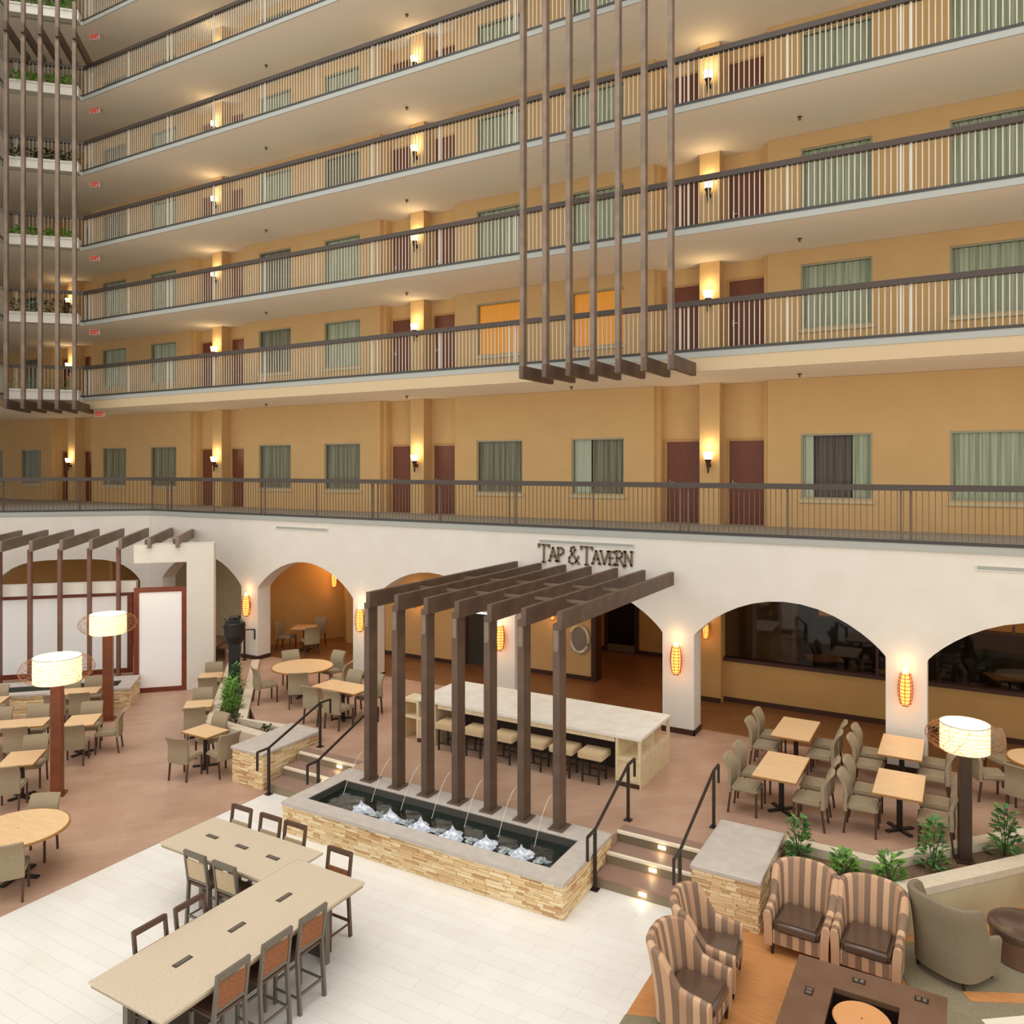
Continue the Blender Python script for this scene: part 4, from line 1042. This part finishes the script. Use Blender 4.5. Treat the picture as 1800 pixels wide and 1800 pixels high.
# lower dining side (z = 0), turned 45 degrees
def q45(cx, cy, a, b): return (cx + a * S2 - b * S2, cy + a * S2 + b * S2)
def set45(cx, cy, sx, sy, tl, tn, seats):
    table(cx, cy, 0, sx, sy, R45, tl, GT)
    for (a, b, fa, fb, sn) in seats:
        X, Y = q45(cx, cy, a, b); dchair(X, Y, 0, (fa * S2 - fb * S2, fa * S2 + fb * S2), 'taupe chair %s of the %s' % (sn, tn), GC)
set45(-15.75, 8.4, .62, .82, 'maple table behind the lamp post, before the round table', 'table behind the lamp post', ((-.02, -.55, 0, 1, 'on the near side'), (0, .58, 0, -1, 'on the far side')))
set45(-16.95, 10.33, .62, .82, 'maple table standing free in the aisle between both lamp posts', 'aisle table', ((0, -.55, 0, 1, 'on the near side'), (0, .58, 0, -1, 'on the far side'), (.52, .05, -1, 0, 'on the aisle side')))
set45(-18.15, 9.3, 1.7, .62, 'wide maple table cut by the frame edge behind the lamp post', 'wide edge table', ((.45, -.48, 0, 1, 'on the near side, post end'), (-.3, -.48, 0, 1, 'on the near side, frame end'), (.45, .52, 0, -1, 'on the far side, post end'), (-.3, .52, 0, -1, 'on the far side, frame end')))
set45(-19.3, 11.58, 1.1, .6, 'wide maple table in front of the angled stone basin', 'table before the basin', ((.27, -.47, 0, 1, 'on the near side, lamp end'), (-.27, -.47, 0, 1, 'on the near side, middle'), (.27, .48, 0, -1, 'on the basin side, lamp end'), (-.27, .48, 0, -1, 'on the basin side, middle')))
set45(-20.6, 9.8, 1.5, .6, 'farthest wide maple table at the frame edge', 'farthest edge table', ((.35, -.45, 0, 1, 'on the near side'), (.35, .5, 0, -1, 'on the far side')))
rtable(-12.74, 6.74, 0, .72, 'big round maple table at the frame edge by the white floor', GT)
for i, (a, sn) in enumerate(((322, 'with its back to us'), (127, 'behind it, toward the lamp post'), (225, 'at the frame edge side'))):
    ar = math.radians(a); rr_ = .62
    dchair(-12.74 + rr_ * math.cos(ar), 6.74 + rr_ * math.sin(ar), 0, (-math.cos(ar), -math.sin(ar)), 'taupe chair at the big round table, ' + sn, GC)
# beside the diagonal planter
table(-14.0, 11.22, 0, .78, .58, 0, 'maple table against the corner of the stone ledge', GT)
dchair(-13.35, 11.12, 0, (-1, .15), 'taupe chair at the ledge table, back to us, ledge end', GC)
dchair(-13.85, 10.62, 0, (-.25, 1), 'taupe chair at the ledge table, back to us, aisle end', GC)
dchair(-14.3, 11.6, 0, (0, -1), 'taupe chair at the ledge table, planter side', GC)
set45(-15.73, 12.42, .62, .6, 'small maple table midway along the diagonal planter', 'table midway along the planter', ((0, -.5, 0, 1, 'on the near side'), (0, .52, 0, -1, 'on the far side')))
set45(-17.6, 14.28, .6, .6, 'small maple table by the white pillar at the planter end', 'table by the white pillar', ((0, -.5, 0, 1, 'on the near side'), (0, .52, 0, -1, 'on the far side')))

# ================================================================== LOUNGE
def barrel(fab, W, D, hb, ha, s1, s2, th, flare, zb=.12, front=.33, name='shell'):
    """one upholstered body: back, wings and arms in one sweep; U shaped plan, round rolled rim"""
    path = []
    n = 16
    for q in range(n + 1):
        a = PI / 2 * q / n; ex = .72
        path.append((W * math.sin(a) ** ex if q else 0.0, -.06 - (D - .06) * math.cos(a) ** ex if q < n else -.06))
    for q in range(1, 8): path.append((W, -.06 + (front + .06) * q / 7))
    acc = [0.0]
    for p, q in zip(path, path[1:]): acc.append(acc[-1] + math.hypot(q[0] - p[0], q[1] - p[1]))
    full = [(-x, y, -t) for (x, y), t in zip(path, acc)][:0:-1] + [(x, y, t) for (x, y), t in zip(path, acc)]
    S = acc[-1]; vs = []; us = []; K = 15
    for i, (x, y, t) in enumerate(full):
        a_, b_ = full[max(i - 1, 0)], full[min(i + 1, len(full) - 1)]
        tx, ty = b_[0] - a_[0], b_[1] - a_[1]; l = math.hypot(tx, ty); nx, ny = ty / l, -tx / l          # outward
        k = min(1, max(0, (abs(t) - s1) / (s2 - s1))); k = k * k * (3 - 2 * k)
        h = hb - .05 * (abs(t) / s1) ** 2 if abs(t) < s1 else (hb - .05) * (1 - k) + (ha + .05) * k
        if abs(t) > s2: h = ha + .05 * (1 - (abs(t) - s2) / (S - s2))
        fl = flare * (1 - k * .6); lean = .07 * (1 - k)
        prof = []
        for q in range(6): z = zb + (h - th / 2 - zb) * q / 5; prof.append((th / 2 + fl * (q / 5) ** 2.5, z, q / 5))
        for q in range(1, 4): an = PI * q / 4; prof.append((th / 2 * math.cos(an) + fl, h - th / 2 + th / 2 * math.sin(an), 1))
        for q in range(6): z = h - th / 2 - (h - th / 2 - zb) * q / 5; prof.append((-th / 2 + fl * (1 - q / 5) ** 2.5, z, 1 - q / 5))
        for (o_, z, r_) in prof: vs.append((x + nx * o_, y + ny * o_ - lean * r_ ** 1.5, z)); us.append(t)
    K = len(prof); N = len(full); fs = []
    for i in range(N - 1):
        for q in range(K): fs.append((i * K + q, (i + 1) * K + q, (i + 1) * K + (q + 1) % K, i * K + (q + 1) % K))
    fs += [tuple(range(K)), tuple((N - 1) * K + q for q in reversed(range(K)))]
    me = MB().add(vs, fs).mesh(name, fab, smooth=True, fix=True)
    uv = me.uv_layers.new(name='stripe')
    for lp in me.loops: uv.data[lp.index].uv = (us[lp.vertex_index], 0)
    return me
def armchair_meshes(fab):
    d = {}
    d['back'] = barrel(fab + '_side', .345, .34, 1.0, .55, .40, .60, .10, .045)
    d['seat'] = MB().box(-.28, .28, -.25, .34, .3, .45).mesh('seat_cushion', 'leather', bevel=.045, seg=3, smooth=True)
    d['apron'] = MB().box(-.29, .29, -.24, .31, .14, .31).mesh('seat_base', fab)
    d['leg'] = MB().lathe([(.018, 0), (.03, .15)], 8).mesh('leg', 'dark_leg')
    return d
AC = armchair_meshes('stripe_fabric')
def armchair(x, y, rot, label, S=AC, g='striped armchairs', sc=1.0):
    o = thing('armchair', label, 'armchair', (x, y, 0), rot, g); o.scale = (sc, sc, sc)
    put('upholstered_shell', S['back'], o); put('seat_cushion', S['seat'], o, None, 0, 'dark brown leather seat cushion' if S is AC else None); put('seat_base', S['apron'], o)
    for sx in (-.3, .3):
        for sy in (-.26, .29): put('leg', S['leg'], o, (sx, sy, 0))
armchair(-1.88, 10.88, PI - .05, 'striped armchair with leather seat next to the stone ledge')
armchair(-1.06, 10.86, PI - .05, 'striped armchair between the other front facing one and grey wing chair')
armchair(-2.74, 9.72, -PI / 2 + .12, 'striped armchair side on, nearer the lit steps')
armchair(-2.7, 8.8, -PI / 2 - .05, 'striped armchair side on, at the bottom edge of the view')
def wing_meshes(fab='grey_fabric'):
    d = {}
    d['back'] = barrel(fab, .35, .34, 1.06, .56, .56, .68, .085, .05, name='shell')
    d['seat'] = MB().box(-.29, .29, -.25, .34, .3, .44).mesh('seat_cushion', fab, bevel=.04, seg=3, smooth=True)
    d['apron'] = MB().box(-.3, .3, -.25, .31, .14, .31).mesh('seat_base', fab)
    d['leg'] = MB().lathe([(.016, 0), (.028, .15)], 8).mesh('leg', 'dark_leg')
    return d
WC = wing_meshes()
armchair(-.14, 11.35, math.atan2(.85, .53) - PI / 2, 'grey wing back armchair seen from behind beside the striped pair', WC, 'grey wing chairs')
armchair(1.3, 12.95, math.atan2(-.5, -.8) - PI / 2, 'pale grey armchair cut off by the frame edge beyond the ottoman', wing_meshes('grey_fabric_light'), 'grey wing chairs')
ot = thing('ottoman', 'round dark leather ottoman beside the grey wing chair', 'ottoman', (.66, 12.12, 0))
put('cushion', MB().lathe([(.01, .46), (.36, .46), (.42, .43), (.43, .38), (.41, .34)], 32, cap=False).mesh('cushion', 'leather', smooth=True), ot)
put('drum', MB().lathe([(.39, .02), (.40, .34)], 32).mesh('drum', 'table_brown', smooth=True), ot)
cf = thing('coffee_table', 'square dark brown low table with a cut out middle before the striped armchairs', 'table', (-.97, 9.26, 0))
q, i_ = .79, .34
put('tabletop', MB().box(-q, q, i_, q, .36, .42).box(-q, q, -q, -i_, .36, .42).box(-q, -i_, -i_, i_, .36, .42).box(i_, q, -i_, i_, .36, .42).mesh('top', 'table_brown'), cf)
put('side_panel', MB().box(-q + .03, q - .03, q - .06, q - .03, 0, .36).box(-q + .03, q - .03, -q + .03, -q + .06, 0, .36).box(-q + .03, -q + .06, -q + .06, q - .06, 0, .36).box(q - .06, q - .03, -q + .06, q - .06, 0, .36).mesh('side', 'table_brown'), cf)
put('well', MB().box(-i_, i_, -i_, i_, .05, .08).box(-i_ - .02, -i_, -i_, i_, .05, .36).box(i_, i_ + .02, -i_, i_, .05, .36).box(-i_, i_, i_, i_ + .02, .05, .36).box(-i_, i_, -i_ - .02, -i_, .05, .36).mesh('well', 'table_dark'), cf)
for (a, b, r_) in ((-.57, .13, PI / 2), (-.1, .6, 0), (.54, .6, 0)):
    s = put('outlet_plate', MB().box(-.07, .07, -.045, .045, 0, .006).mesh('plate', 'table_dark'), cf, (a, b, .42), r_)
    put('socket_face', MB().box(-.05, -.01, -.03, .03, .006, .01).box(.01, .05, -.03, .03, .006, .01).mesh('socket', 'steel'), s)
rs_ = thing('side_table', 'round orange wood side table standing in the middle of the square table', 'table', (-.97, 9.18, .08))
put('tabletop', MB().lathe([(.01, .36), (.28, .36), (.295, .345), (.28, .33), (.01, .33)], 36, cap=False).mesh('top', 'orange_wood', smooth=True), rs_)
put('pedestal', MB().lathe([(.12, 0), (.05, .06), (.04, .33)], 14).mesh('ped', 'table_dark'), rs_)

# ================================================================== TAVERN INTERIOR
bs = thing('back_bar', 'amber lit back bar shelving deep in the tavern', 'bar', (0.2, 24.2, T))
put('cabinet', MB().box(-4, 4, -.4, 0, 0, 1.0).mesh('cab', 'dark_wood'), bs)
put('shelf', MB().box(-4, 4, -.3, 0, 1.5, 1.54).box(-4, 4, -.3, 0, 2.0, 2.04).mesh('shelf', 'trim_dark'), bs)
put('lit_panel', MB().box(-3.9, 3.9, -.03, 0, 1.56, 1.98).box(-3.9, 3.9, -.03, 0, 2.06, 2.7).mesh('lit', 'bottle_glow'), bs)
bt = MB().lathe([(.035, 0), (.035, .18), (.012, .23), (.012, .3)], 8).mesh('bottle', 'bar_item')
for i in range(18):
    o = put('bottle', bt, None, (-3.4 + i * .4 + random.uniform(-.08, .08), 24.0, T + (1.54 if i % 2 else 2.04)))
    tag(o, 'pale bottle on the back bar shelf deep in the tavern', 'bottle', 'bottles on the tavern back bar')
for i, (x, y) in enumerate(((-3.3, 22.4), (-1.5, 21.6), (.9, 22.6), (2.6, 21.3))):
    nm = ('beside the tavern column', 'just inside the tavern window', 'in the depth of the tavern', 'inside the edge window')[i]
    table(x, y, T, .9, .7, .3, 'maple table ' + nm, GT)
    dchair(x - .7, y, T, (1, 0), 'dim chair on the foyer side of the table ' + nm, GC); dchair(x + .7, y, T, (-1, 0), 'dim chair on the lamp side of the table ' + nm, GC)
lamp('POINT', 'tavern_light', (-1, 22.6, 3.6), 8, (1, .66, .32), .3)
lamp('POINT', 'tavern_light', (2.5, 22.6, 3.6), 8, (1, .66, .32), .3)
lamp('POINT', 'foyer_light', (-7.6, 21.5, 4.0), 16, (1, .55, .2), .3)
